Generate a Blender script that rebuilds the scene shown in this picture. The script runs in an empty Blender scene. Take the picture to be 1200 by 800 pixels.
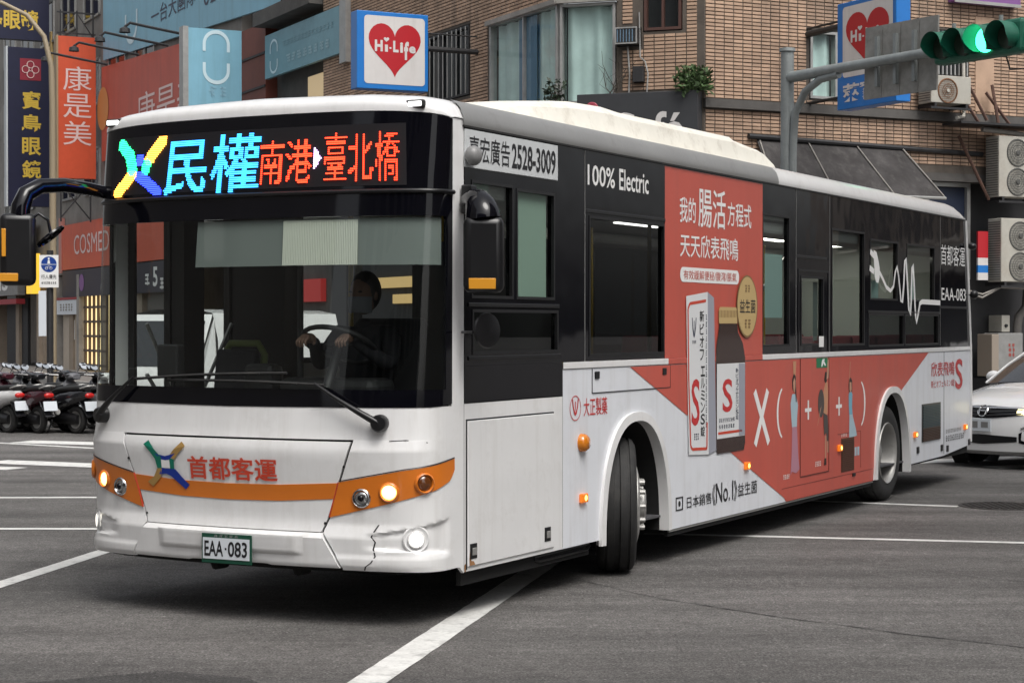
import bpy, math, random
import numpy as np
from mathutils import Vector, Matrix
from mathutils.bvhtree import BVHTree

random.seed(7)
scene = bpy.context.scene
R = math.radians
COL = scene.collection

# ------------------------------------------------------------------ camera, sky, sun, exposure
cam_d = bpy.data.cameras.new('camera'); cam_d.sensor_width = 36.0
cam_d.lens = 66.75; cam_d.clip_end = 2000; cam_d.clip_start = 0.1
cam = bpy.data.objects.new('camera', cam_d); COL.objects.link(cam)
cam.location = (0, 0, 1.745); cam.rotation_euler = (R(90 - 0.515), 0, 0)
scene.camera = cam

SUN_EL, SUN_AZ = 58.0, 150.0          # azimuth clockwise from +Y
world = bpy.data.worlds.new('World'); scene.world = world; world.use_nodes = True
wn = world.node_tree; wn.nodes.clear()
sky = wn.nodes.new('ShaderNodeTexSky'); sky.sky_type = 'NISHITA'; sky.sun_disc = False
sky.sun_elevation = R(SUN_EL); sky.sun_rotation = R(SUN_AZ); sky.dust_density = 6.0; sky.air_density = 1.0; sky.ozone_density = 1.0
hs = wn.nodes.new('ShaderNodeHueSaturation'); hs.inputs['Saturation'].default_value = 0.22
bg = wn.nodes.new('ShaderNodeBackground'); bg.inputs['Strength'].default_value = 0.13
wo = wn.nodes.new('ShaderNodeOutputWorld')
wn.links.new(sky.outputs['Color'], hs.inputs['Color']); wn.links.new(hs.outputs['Color'], bg.inputs['Color'])
wn.links.new(bg.outputs['Background'], wo.inputs['Surface'])
sd = bpy.data.lights.new('sun', 'SUN'); sd.energy = 1.0; sd.angle = R(28); sd.color = (1.0, 0.96, 0.9)
sun = bpy.data.objects.new('sun', sd); COL.objects.link(sun)
sv = Vector((math.sin(R(SUN_AZ)) * math.cos(R(SUN_EL)), math.cos(R(SUN_AZ)) * math.cos(R(SUN_EL)), math.sin(R(SUN_EL))))
sun.rotation_euler = (-sv).to_track_quat('-Z', 'Y').to_euler(); sun.location = sv * 60
scene.view_settings.view_transform = 'Standard'; scene.view_settings.look = 'None'
scene.view_settings.exposure = 0.62; scene.view_settings.gamma = 1.0
scene.render.engine = 'CYCLES'
scene.cycles.transparent_max_bounces = 24; scene.cycles.max_bounces = 8
scene.cycles.use_denoising = True

# ------------------------------------------------------------------ materials
def lin(h):
    h = h.lstrip('#'); o = []
    for i in (0, 2, 4):
        c = int(h[i:i+2], 16) / 255; o.append(c / 12.92 if c <= .04045 else ((c + .055) / 1.055) ** 2.4)
    return tuple(o)
MATS = {}
def M(name, col, rough=.5, metal=0.0, coat=0.0, var=0.0, vs=4.0, bump=0.0, bs=40.0, emit=None, est=1.0, island=0.0, orand=0.0, dirt=None, spec=.5, streak=None, wav=0.0):
    """Principled material; var = noise variation of the colour, island/orand = random value per piece, dirt=(colour,amount,scale)"""
    if name in MATS: return MATS[name]
    if isinstance(col, str): col = lin(col)
    m = bpy.data.materials.new(name); m.use_nodes = True; nt = m.node_tree; N = nt.nodes; L = nt.links
    b = N['Principled BSDF']; b.inputs['Base Color'].default_value = (*col, 1); b.inputs['Roughness'].default_value = rough
    b.inputs['Metallic'].default_value = metal; b.inputs['Coat Weight'].default_value = coat; b.inputs['Coat Roughness'].default_value = .06
    b.inputs['Specular IOR Level'].default_value = spec
    src = None
    if var or bump or dirt or streak or wav:
        tc = N.new('ShaderNodeTexCoord')
    if var:
        n = N.new('ShaderNodeTexNoise'); n.inputs['Scale'].default_value = vs; n.inputs['Detail'].default_value = 6; n.inputs['Roughness'].default_value = .65
        L.new(tc.outputs['Object'], n.inputs['Vector'])
        mr = N.new('ShaderNodeMapRange'); mr.inputs['From Min'].default_value = .3; mr.inputs['From Max'].default_value = .7
        mr.inputs['To Min'].default_value = 1 - var; mr.inputs['To Max'].default_value = 1 + var
        L.new(n.outputs['Fac'], mr.inputs['Value'])
        mx = N.new('ShaderNodeVectorMath'); mx.operation = 'SCALE'; mx.inputs[0].default_value = col
        L.new(mr.outputs['Result'], mx.inputs['Scale']); src = mx.outputs['Vector']
    if island or orand:
        if island:
            g = N.new('ShaderNodeNewGeometry'); rs = g.outputs['Random Per Island']; a = island
        else:
            g = N.new('ShaderNodeObjectInfo'); rs = g.outputs['Random']; a = orand
        mr = N.new('ShaderNodeMapRange'); mr.inputs['To Min'].default_value = 1 - a; mr.inputs['To Max'].default_value = 1 + a
        L.new(rs, mr.inputs['Value'])
        mx = N.new('ShaderNodeVectorMath'); mx.operation = 'SCALE'
        if src: L.new(src, mx.inputs[0])
        else: mx.inputs[0].default_value = col
        L.new(mr.outputs['Result'], mx.inputs['Scale']); src = mx.outputs['Vector']
    if dirt:
        n = N.new('ShaderNodeTexNoise'); n.inputs['Scale'].default_value = dirt[2]; n.inputs['Detail'].default_value = 8; n.inputs['Roughness'].default_value = .7
        L.new(tc.outputs['Object'], n.inputs['Vector'])
        mr = N.new('ShaderNodeMapRange'); mr.inputs['From Min'].default_value = .52; mr.inputs['From Max'].default_value = .78
        mr.inputs['To Max'].default_value = dirt[1]; L.new(n.outputs['Fac'], mr.inputs['Value'])
        mi = N.new('ShaderNodeMix'); mi.data_type = 'RGBA'
        dc = lin(dirt[0]) if isinstance(dirt[0], str) else dirt[0]
        mi.inputs['B'].default_value = (*dc, 1)
        if src: L.new(src, mi.inputs['A'])
        else: mi.inputs['A'].default_value = (*col, 1)
        L.new(mr.outputs['Result'], mi.inputs['Factor']); src = mi.outputs['Result']
    if streak:
        mp = N.new('ShaderNodeMapping'); s_ = streak[2]; mp.inputs['Scale'].default_value = (s_, s_, s_*.07); L.new(tc.outputs['Object'], mp.inputs['Vector'])
        n = N.new('ShaderNodeTexNoise'); n.inputs['Scale'].default_value = 1.0; n.inputs['Detail'].default_value = 5; n.inputs['Roughness'].default_value = .7; L.new(mp.outputs['Vector'], n.inputs['Vector'])
        mr = N.new('ShaderNodeMapRange'); mr.inputs['From Min'].default_value = .50; mr.inputs['From Max'].default_value = .74; mr.inputs['To Max'].default_value = streak[1]; L.new(n.outputs['Fac'], mr.inputs['Value'])
        mi = N.new('ShaderNodeMix'); mi.data_type = 'RGBA'; mi.inputs['B'].default_value = (*streak[0], 1)
        if src: L.new(src, mi.inputs['A'])
        else: mi.inputs['A'].default_value = (*col, 1)
        L.new(mr.outputs['Result'], mi.inputs['Factor']); src = mi.outputs['Result']
    if src: L.new(src, b.inputs['Base Color'])
    if wav:
        n = N.new('ShaderNodeTexNoise'); n.inputs['Scale'].default_value = 1.6; n.inputs['Detail'].default_value = 2; L.new(tc.outputs['Object'], n.inputs['Vector'])
        bp = N.new('ShaderNodeBump'); bp.inputs['Strength'].default_value = 1.0; bp.inputs['Distance'].default_value = wav; L.new(n.outputs['Fac'], bp.inputs['Height']); L.new(bp.outputs['Normal'], b.inputs['Normal'])
    if bump:
        n = N.new('ShaderNodeTexNoise'); n.inputs['Scale'].default_value = bs; n.inputs['Detail'].default_value = 5
        L.new(tc.outputs['Object'], n.inputs['Vector'])
        bp = N.new('ShaderNodeBump'); bp.inputs['Strength'].default_value = bump; bp.inputs['Distance'].default_value = .01
        L.new(n.outputs['Fac'], bp.inputs['Height']); L.new(bp.outputs['Normal'], b.inputs['Normal'])
    if emit is not None:
        e = lin(emit) if isinstance(emit, str) else emit
        b.inputs['Emission Color'].default_value = (*e, 1); b.inputs['Emission Strength'].default_value = est
    MATS[name] = m
    return m
def glass(name, tint, rough=.01, refl=1.0):
    if name in MATS: return MATS[name]
    m = bpy.data.materials.new(name); m.use_nodes = True; nt = m.node_tree; N = nt.nodes; L = nt.links; N.clear()
    o = N.new('ShaderNodeOutputMaterial'); mx = N.new('ShaderNodeMixShader'); t = N.new('ShaderNodeBsdfTransparent'); g = N.new('ShaderNodeBsdfGlossy')
    def mt(op, a, b=None):
        n = N.new('ShaderNodeMath'); n.operation = op
        for i, v in enumerate((a, b)):
            if v is None: continue
            if isinstance(v, (int, float)): n.inputs[i].default_value = v
            else: L.new(v, n.inputs[i])
        return n.outputs[0]
    ge = N.new('ShaderNodeNewGeometry'); dp = N.new('ShaderNodeVectorMath'); dp.operation = 'DOT_PRODUCT'
    L.new(ge.outputs['Incoming'], dp.inputs[0]); L.new(ge.outputs['Normal'], dp.inputs[1])
    fac = mt('MULTIPLY', mt('ADD', mt('MULTIPLY', mt('POWER', mt('SUBTRACT', 1.0, mt('ABSOLUTE', dp.outputs['Value'])), 5.0), .92), .045), refl)
    t.inputs['Color'].default_value = (*tint, 1); g.inputs['Roughness'].default_value = rough
    L.new(fac, mx.inputs['Fac'])
    L.new(t.outputs[0], mx.inputs[1]); L.new(g.outputs[0], mx.inputs[2]); L.new(mx.outputs[0], o.inputs['Surface'])
    MATS[name] = m; return m
def film(name, col, trans):
    if name in MATS: return MATS[name]
    m = bpy.data.materials.new(name); m.use_nodes = True; nt = m.node_tree; N = nt.nodes; L = nt.links; N.clear()
    o = N.new('ShaderNodeOutputMaterial'); mx = N.new('ShaderNodeMixShader'); t = N.new('ShaderNodeBsdfTransparent'); g = N.new('ShaderNodeBsdfDiffuse')
    g.inputs['Color'].default_value = (*col, 1); mx.inputs['Fac'].default_value = 1 - trans
    L.new(t.outputs[0], mx.inputs[1]); L.new(g.outputs[0], mx.inputs[2]); L.new(mx.outputs[0], o.inputs['Surface'])
    MATS[name] = m; return m

# ------------------------------------------------------------------ mesh helpers
ORG = {}
class MB:
    def __init__(s): s.v = []; s.f = []
    def add(s, vs, fs):
        o = len(s.v); s.v += [tuple(v) for v in vs]; s.f += [tuple(i + o for i in f) for f in fs]; return s
    def box(s, x0, x1, y0, y1, z0, z1):
        return s.add([(x0,y0,z0),(x1,y0,z0),(x1,y1,z0),(x0,y1,z0),(x0,y0,z1),(x1,y0,z1),(x1,y1,z1),(x0,y1,z1)],
                     [(0,3,2,1),(4,5,6,7),(0,1,5,4),(1,2,6,5),(2,3,7,6),(3,0,4,7)])
    def obox(s, O, u, n, a0, a1, o0, o1, z0, z1):
        """box in a wall frame: along u from a0 to a1, along outward n from o0 to o1, world z"""
        P = lambda a, o, z: (O[0]+u[0]*a+n[0]*o, O[1]+u[1]*a+n[1]*o, z)
        return s.add([P(a0,o0,z0),P(a1,o0,z0),P(a1,o1,z0),P(a0,o1,z0),P(a0,o0,z1),P(a1,o0,z1),P(a1,o1,z1),P(a0,o1,z1)],
                     [(0,3,2,1),(4,5,6,7),(0,1,5,4),(1,2,6,5),(2,3,7,6),(3,0,4,7)])
    def grid(s, rows, close=False):
        """rows = list of lists of points"""
        n = len(rows[0]); vs = [p for r in rows for p in r]; fs = []
        for i in range(len(rows)-1):
            for j in range(n-1 + (1 if close else 0)):
                k = (j+1) % n
                fs.append((i*n+j, i*n+k, (i+1)*n+k, (i+1)*n+j))
        return s.add(vs, fs)
    def ring(s, c, ax, r, n):
        ax = Vector(ax).normalized(); a = ax.orthogonal().normalized(); b = ax.cross(a)
        return [tuple(Vector(c) + r*(math.cos(2*math.pi*k/n)*a + math.sin(2*math.pi*k/n)*b)) for k in range(n)]
    def cyl(s, p0, p1, r0, r1=None, n=12, caps=True):
        r1 = r0 if r1 is None else r1; ax = Vector(p1) - Vector(p0)
        A = s.ring(p0, ax, r0, n); B = s.ring(p1, ax, r1, n)
        fs = [(k, (k+1) % n, n+(k+1) % n, n+k) for k in range(n)]
        if caps: fs += [tuple(range(n-1, -1, -1)), tuple(range(n, 2*n))]
        return s.add(A+B, fs)
    def tube(s, pts, r, n=8, caps=True):
        pts = [Vector(p) for p in pts]; rows = []
        rs = r if isinstance(r, (list, tuple)) else [r]*len(pts)
        t0 = (pts[1]-pts[0]).normalized(); a = t0.orthogonal().normalized()
        for i, p in enumerate(pts):
            t = (pts[min(i+1, len(pts)-1)] - pts[max(i-1, 0)]).normalized()
            a = (a - t*a.dot(t)).normalized(); b = t.cross(a)
            rows.append([tuple(p + rs[i]*(math.cos(2*math.pi*k/n)*a + math.sin(2*math.pi*k/n)*b)) for k in range(n)])
        o = len(s.v); s.grid(rows, close=True)
        if caps:
            m = len(pts); s.f.append(tuple(o+k for k in range(n-1, -1, -1))); s.f.append(tuple(o+(m-1)*n+k for k in range(n)))
        return s
    def lathe(s, prof, c, ax, n=24, close=False):
        """prof = [(distance along axis, radius)]"""
        ax = Vector(ax).normalized(); rows = []
        for h, r in prof: rows.append(s.ring(Vector(c) + ax*h, ax, max(r, 1e-4), n))
        return s.grid(rows, close=True)
    def ell(s, c, rx, ry, rz, n=12, m=8):
        rows = []
        for i in range(m+1):
            th = math.pi*i/m; rr = max(math.sin(th), 1e-3)
            rows.append([(c[0]+rx*rr*math.cos(2*math.pi*k/n), c[1]+ry*rr*math.sin(2*math.pi*k/n), c[2]+rz*math.cos(th)) for k in range(n)])
        return s.grid(rows, close=True)
    def poly(s, pts): return s.add(pts, [tuple(range(len(pts)))])
    def prism(s, pts, off):
        n = len(pts); q = [tuple(Vector(p)+Vector(off)) for p in pts]
        return s.add(list(pts)+q, [tuple(range(n)), tuple(range(2*n-1, n-1, -1))] + [(k, n+k, n+(k+1) % n, (k+1) % n) for k in range(n)])
    def build(s, name, mat, parent=None, smooth=None, bevel=0.0, seg=2, sub=0):
        me = bpy.data.meshes.new(name); vs = s.v; loc = None
        if parent is None:
            a = np.array(vs); lo = a.min(0); hi = a.max(0); loc = Vector(((lo[0]+hi[0])/2, (lo[1]+hi[1])/2, lo[2]))
            vs = [(x-loc.x, y-loc.y, z-loc.z) for x, y, z in vs]
        elif parent.name in ORG:
            o = ORG[parent.name]; vs = [(x-o[0], y-o[1], z-o[2]) for x, y, z in vs]
        me.from_pydata(vs, [], s.f); me.update()
        ob = bpy.data.objects.new(name, me); COL.objects.link(ob)
        if loc is not None: ob.location = loc
        if parent is not None:
            ob.parent = parent
            if parent.name in ORG: ORG[ob.name] = ORG[parent.name]
        me.materials.append(MATS[mat] if isinstance(mat, str) else mat)
        if smooth is not None:
            me.polygons.foreach_set('use_smooth', [True]*len(me.polygons)); me.set_sharp_from_angle(angle=R(smooth))
        if bevel:
            b = ob.modifiers.new('bevel', 'BEVEL'); b.width = bevel; b.segments = seg; b.limit_method = 'ANGLE'; b.angle_limit = R(40)
        if sub:
            b = ob.modifiers.new('sub', 'SUBSURF'); b.levels = sub; b.render_levels = sub
        return ob
def tag(o, label=None, cat=None, group=None, kind=None):
    if label: o['label'] = label
    if cat: o['category'] = cat
    if group: o['group'] = group
    if kind: o['kind'] = kind
    return o
def empty(name, loc=(0,0,0), rz=0.0, parent=None, world=False):
    o = bpy.data.objects.new(name, None); COL.objects.link(o); o.empty_display_size = .1
    o.location = loc; o.rotation_euler = (0, 0, rz); o.parent = parent
    if world: ORG[o.name] = tuple(loc)
    return o
def copy_tree(o, parent=None):
    c = o.copy(); COL.objects.link(c); c.parent = parent
    for ch in list(o.children): copy_tree(ch, c)
    return c

# ------------------------------------------------------------------ text as flat print
_tc = {}
def glyphs(txt, bold=0.0, shear=0.0):
    k = (txt, bold, shear)
    if k in _tc: return _tc[k]
    cu = bpy.data.curves.new('t', 'FONT'); cu.body = txt; cu.resolution_u = 3; cu.offset = bold; cu.shear = shear
    ob = bpy.data.objects.new('t', cu); COL.objects.link(ob)
    me = ob.to_mesh(); v = np.array([tuple(x.co)[:2] for x in me.vertices]); f = [tuple(p.vertices) for p in me.polygons]
    ob.to_mesh_clear(); bpy.data.objects.remove(ob); bpy.data.curves.remove(cu)
    lo = v.min(0); hi = v.max(0); v = (v - lo) / (hi - lo)
    _tc[k] = (v, f); return _tc[k]
def put_text(mb, txt, x0, x1, y0, y1, fn, bold=0.0, shear=0.0):
    """fit text into the box and map (x,y) to 3D with fn"""
    v, f = glyphs(txt, bold, shear)
    return mb.add([fn(x0+(x1-x0)*a, y0+(y1-y0)*b) for a, b in v], f)
def put_vert(mb, txt, x0, x1, y0, y1, fn, bold=0.0, gap=.12):
    n = len(txt); h = (y1-y0)/n
    for i, c in enumerate(txt):
        t = y1 - i*h; put_text(mb, c, x0, x1, t-h*(1-gap), t, fn, bold)
    return mb
def marks(n, x0, x1, y0, y1, fn, mb=None, vert=False):
    """a row (or column) of small blurred print marks for lettering too small to read"""
    mb = mb or MB(); rr = random.Random(n*17+int(abs(x0)*100))
    for i in range(n):
        if vert: a, b, t, h = x0, x1, y1-(y1-y0)*i/n, (y1-y0)/n*.8
        else: a, b, t, h = x0+(x1-x0)*(i+.1)/n, x0+(x1-x0)*(i+.9)/n, y1, y1-y0
        for k in range(3):
            e0, e1 = rr.uniform(0, .3), rr.uniform(.7, 1); ya, yb = t-h*(k*.36), t-h*(k*.36+.2)
            mb.add([fn(a+(b-a)*e0, yb), fn(a+(b-a)*e1, yb), fn(a+(b-a)*e1, ya), fn(a+(b-a)*e0, ya)], [(0,1,2,3)])
        c = a+(b-a)*rr.uniform(.3, .6); w = (b-a)*.16; mb.add([fn(c, t-h), fn(c+w, t-h), fn(c+w, t), fn(c, t)], [(0,1,2,3)])
    return mb
def stuff(o): o['kind'] = 'stuff'; return o

# ================================================================== the setting: ground
def asphalt(name, c0, c1):
    m = bpy.data.materials.new(name); m.use_nodes = True; nt = m.node_tree; N = nt.nodes; L = nt.links; b = N['Principled BSDF']; b.inputs['Specular IOR Level'].default_value = .35
    tc = N.new('ShaderNodeTexCoord')
    def noise(sc, det, ro=.6):
        n = N.new('ShaderNodeTexNoise'); n.inputs['Scale'].default_value = sc; n.inputs['Detail'].default_value = det; n.inputs['Roughness'].default_value = ro; L.new(tc.outputs['Object'], n.inputs['Vector']); return n.outputs['Fac']
    def mr(v, a, b_, c, d):
        n = N.new('ShaderNodeMapRange'); n.inputs['From Min'].default_value = a; n.inputs['From Max'].default_value = b_; n.inputs['To Min'].default_value = c; n.inputs['To Max'].default_value = d; L.new(v, n.inputs['Value']); return n.outputs['Result']
    def mul(a, b_):
        n = N.new('ShaderNodeMath'); n.operation = 'MULTIPLY'; L.new(a, n.inputs[0]); L.new(b_, n.inputs[1]); return n.outputs[0]
    f = mul(mul(mr(noise(.35, 4), .3, .7, .78, 1.18), mr(noise(4.5, 6, .7), .3, .7, .84, 1.14)), mul(mr(noise(70, 2, .8), .36, .64, .45, 1.65), mr(noise(16, 4, .8), .36, .64, .74, 1.28)))
    vo = N.new('ShaderNodeTexVoronoi'); vo.inputs['Scale'].default_value = 26; L.new(tc.outputs['Object'], vo.inputs['Vector'])
    sp = mr(vo.outputs['Distance'], .10, .22, 1.0, 0.0); rn = N.new('ShaderNodeSeparateColor'); L.new(vo.outputs['Color'], rn.inputs[0]); sp = mul(sp, mr(rn.outputs[0], .62, .72, 0.0, .85))
    sc = N.new('ShaderNodeVectorMath'); sc.operation = 'SCALE'; sc.inputs[0].default_value = c0; L.new(f, sc.inputs['Scale'])
    mx = N.new('ShaderNodeMix'); mx.data_type = 'RGBA'; mx.inputs['B'].default_value = (*c1, 1); L.new(sc.outputs[0], mx.inputs['A']); L.new(sp, mx.inputs['Factor']); L.new(mx.outputs['Result'], b.inputs['Base Color'])
    def smear(rot, sx, sy, a, b_, c, d):
        mp = N.new('ShaderNodeMapping'); mp.inputs['Rotation'].default_value = (0, 0, rot); mp.inputs['Scale'].default_value = (sx, sy, 1); L.new(tc.outputs['Object'], mp.inputs['Vector'])
        n = N.new('ShaderNodeTexNoise'); n.inputs['Scale'].default_value = 1; n.inputs['Detail'].default_value = 4; n.inputs['Roughness'].default_value = .6; L.new(mp.outputs['Vector'], n.inputs['Vector']); return mr(n.outputs['Fac'], a, b_, c, d)
    g2 = mul(smear(-.5, .12, 1.6, .36, .66, 1.16, .74), mul(smear(.9, .10, 1.1, .40, .70, 1.06, .80), mr(noise(.9, 5, .7), .58, .72, 1.0, .66)))
    sc2 = N.new('ShaderNodeVectorMath'); sc2.operation = 'SCALE'; L.new(mx.outputs['Result'], sc2.inputs[0]); L.new(g2, sc2.inputs['Scale']); L.new(sc2.outputs[0], b.inputs['Base Color'])
    L.new(mr(noise(.8, 3), .3, .7, .66, .95), b.inputs['Roughness'])
    bp = N.new('ShaderNodeBump'); bp.inputs['Strength'].default_value = .8; bp.inputs['Distance'].default_value = .012; L.new(noise(75, 4, .7), bp.inputs['Height']); L.new(bp.outputs['Normal'], b.inputs['Normal'])
    MATS[name] = m
asphalt('asphalt', (.112,.107,.103), (.32,.31,.30))
M('road_paint', (.62,.62,.60), .7, var=.12, vs=6, dirt=((.10,.10,.098), .9, 5), streak=((.20,.20,.195), .5, 30))
M('paving', (.20,.185,.17), .85, var=.2, vs=3, bump=.3, bs=60)
M('kerb', (.30,.29,.27), .8, var=.2, vs=5)
M('iron', (.055,.052,.05), .6, .6, var=.2, vs=20)
M('tar', (.022,.022,.022), .75, var=.3, vs=6)
g = MB(); rows = []
for i in range(41): rows.append([(-200+10*j, -120+10*i, 0) for j in range(41)])
tag(g.grid(rows).build('road', 'asphalt'), kind='structure')
def strip(name, pts, w, mat='road_paint', z=.004):
    a, b = Vector(pts[0]), Vector(pts[1]); d = (b-a).normalized(); nn = Vector((-d.y, d.x))*w/2
    m = MB(); n = max(2, int((b-a).length/.12)); r0, r1 = [], []
    rr = random.Random(len(name)*7+int(a.x*100))
    for k in range(n+1):
        p = a + (b-a)*k/n; e = rr.uniform(-.006, .006); e2 = rr.uniform(-.006, .006)
        r0.append((p.x+nn.x*(1+e/w), p.y+nn.y*(1+e/w), z)); r1.append((p.x-nn.x*(1+e2/w), p.y-nn.y*(1+e2/w), z))
    m.grid([r0, r1]); o = m.build(name, mat); tag(o, kind='structure'); return o
for k, (a, b, w) in enumerate([
    ((-.98, 7.9), (.75, 16.3), .19), ((-3.72, 10.9), (-2.74, 17.1), .145), ((-6.5, 16.2), (-3.0, 16.18), .13), ((-6.8, 19.05), (-3.4, 19.15), .13),
    ((1.1, 15.82), (9.5, 13.93), .115), ((2.6, 18.9), (4.27, 18.17), .12),
    ((-6.6, 24.15), (-4.4, 23.1), .55), ((-7.6, 23.65), (-5.98, 22.93), .4), ((-7.3, 28.25), (-5.2, 27.4), .6), ((-9.0, 29.0), (-4.9, 26.0), .15),
    ((4.7, 23.85), (9.5, 26.3), .45), ((5.85, 23.15), (9.5, 25.0), .35)]):
    strip('road_line', (a, b), w)
def crack(pts, w):
    m = MB(); l, r = [], []; rr = random.Random(int(pts[0][0]*1000))
    P = []
    for (x0, y0), (x1, y1) in zip(pts[:-1], pts[1:]):
        n = max(2, int(math.hypot(x1-x0, y1-y0)/.07))
        P += [(x0+(x1-x0)*k/n, y0+(y1-y0)*k/n) for k in range(n)]
    off = 0
    for i, (x, y) in enumerate(P):
        off = off*.85 + rr.uniform(-.012, .012); ww = w*rr.uniform(.25, 1)
        l.append((x, y+off+ww, .003)); r.append((x, y+off-ww, .003))
    m.grid([l, r]); tag(m.build('road_crack', 'tar'), kind='structure')
crack([(.45, 12.95), (.95, 12.05), (1.55, 11.35), (2.2, 10.7), (3.0, 10.05), (4.0, 9.5)], .013)
crack([(2.6, 13.9), (3.3, 12.95), (4.4, 12.3)], .010)
crack([(2.25, 16.9), (3.3, 15.95), (5.2, 15.3)], .006)
# a darker resurfaced patch at the lower left
m = MB(); m.poly([(-4.4, 8.2, .0025), (-2.0, 9.42, .0025), (-1.75, 9.55, .0025), (-1.3, 9.35, .0025), (-.9, 8.6, .0025), (-.95, 7.0, .0025), (-4.4, 7.0, .0025)])
asphalt('asphalt_patch', (.05,.048,.047), (.16,.155,.15))
tag(m.build('road_patch', 'asphalt_patch'), kind='structure')
# manhole cover
mh = empty('manhole_cover', (4.72, 18.25, 0)); tag(mh, 'round cast-iron manhole cover in the asphalt beside the rear wheel', 'manhole')
m = MB(); m.lathe([(0,.42),(.006,.42),(.006,.39),(.004,.388),(.004,.0)], (0,0,0), (0,0,1), 32); m.build('cover', 'iron', mh)
m = MB()
for i in range(-5, 6):
    w = math.sqrt(max(.37**2-(i*.066)**2, 0))
    for j in range(-5, 6):
        if abs(j*.066) < w-.03: m.box(i*.066-.022, i*.066+.022, j*.066-.022, j*.066+.022, .004, .011)
o = m.build('tread_studs', 'iron', mh); o['kind'] = 'stuff'

# ================================================================== the bus
BC = (-.283, 11.15); BANG = math.atan2(.8836, .468)
bus = empty('city_bus', (BC[0], BC[1], 0), BANG)
tag(bus, 'white city bus with orange lamp band and red advertisement wrap turning at the crossing', 'bus')
def bus_pt(s, t, z):
    c, sn = math.cos(BANG), math.sin(BANG); return (BC[0]+c*s-sn*t, BC[1]+sn*s+c*t, z)
W = 2.5
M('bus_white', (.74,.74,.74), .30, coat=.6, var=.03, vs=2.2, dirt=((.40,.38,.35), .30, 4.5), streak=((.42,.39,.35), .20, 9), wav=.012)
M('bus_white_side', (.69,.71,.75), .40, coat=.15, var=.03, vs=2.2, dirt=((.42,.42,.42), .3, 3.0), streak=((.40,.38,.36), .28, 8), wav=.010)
M('bus_cream', (.74,.715,.64), .5, var=.06, vs=3, dirt=((.34,.29,.22), .6, 5))
M('black_gloss', (.003,.003,.005), .06, spec=.36, wav=.006)
M('black_plastic', (.007,.007,.008), .34, var=.15, vs=8)
M('black_rubber', (.016,.016,.016), .75, var=.3, vs=14, bump=.15, bs=60, dirt=((.06,.055,.05), .5, 6))
M('dark_under', (.008,.008,.008), .9)
M('alloy', (.38,.375,.36), .48, .55, var=.12, vs=9, dirt=((.10,.09,.08), .5, 9))
M('rail_grey', (.27,.27,.265), .42, .35, var=.1, vs=2, dirt=((.12,.11,.10), .5, 4))
M('chrome', (.6,.6,.6), .12, 1.0)
M('orange', (.62,.165,.012), .32, coat=.5, var=.04, vs=4)
M('print_red', (.50,.088,.060), .42, coat=.2, var=.06, vs=1.6, streak=((.34,.09,.07), .35, 7), wav=.008)
M('print_white', (.78,.78,.77), .45)
M('print_black', (.010,.010,.012), .45)
M('text_red', (.55,.055,.025), .45)
M('text_logo_red', (.50,.03,.03), .45)
M('amber', (.55,.17,.01), .2, coat=.6)
M('amber_lit', (.45,.12,.01), .25, coat=.5, emit=(1,.22,.01), est=.38); M('amber_bulb', (.8,.4,.05), .3, emit=(1,.55,.12), est=3.0)
M('amber_dark', (.10,.03,.006), .12, coat=1)
M('lamp_warm', (.9,.7,.4), .3, emit=(1,.63,.18), est=3.0)
M('lamp_white', (.9,.9,.85), .3, emit=(1,.95,.85), est=.9)
M('lens_clear', (.42,.42,.42), .08, .9)
M('red_lens', (.45,.02,.02), .2, coat=.8)
glass('glass_front', (.86,.90,.88))
glass('glass_side', (.62,.66,.645))
glass('glass_dark', (.16,.17,.18))
glass('glass_far', (.85,.88,.87))
# ---- front surface
ZB = [.30,.36,.52,.60,.75,1.02,1.10,1.27,2.5,3.1]
BBv = [.425,.458,.470,.446,.454,.488,.462,.445,.36,.29]
BU = [.13,.14,.15,.15,.15,.15,.15,.15,.13,.12]
_cc = {}
def curve(zi):
    if zi in _cc: return _cc[zi]
    z = zi/200; B = np.interp(z, ZB, BBv); b = np.interp(z, ZB, BU); p = 1/3.2; th = np.linspace(0, math.pi, 241)
    c = np.cos(th); x = np.sign(c)*np.abs(c)**p; y = np.maximum(np.sin(th), 0)**p; y[0] = y[-1] = 0
    a = np.stack([-(B*y+b*(1-x*x)), W/2*(1-x)], 1); L = np.r_[0, np.cumsum(np.hypot(*np.diff(a, axis=0).T))]
    _cc[zi] = (a, L/L[-1]); return _cc[zi]
def FP(q, z, off=0.0):
    a, L = curve(int(round(z*200))); s = np.interp(q, L, a[:,0]); t = np.interp(q, L, a[:,1])
    if off:
        q0, q1 = max(q-.01, 0), min(q+.01, 1)
        ds = np.interp(q1, L, a[:,0])-np.interp(q0, L, a[:,0]); dt = np.interp(q1, L, a[:,1])-np.interp(q0, L, a[:,1])
        l = math.hypot(ds, dt); s += -dt/l*off; t += ds/l*off
    return (float(s), float(t), z)
def FN(q, z):
    a = Vector(FP(q, z)); b = Vector(FP(q, z, .1)); return (b-a).normalized()
def ev(f, x): return f(x) if callable(f) else f
def pl(xs, ys): return lambda x: float(np.interp(x, xs, ys))
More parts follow.
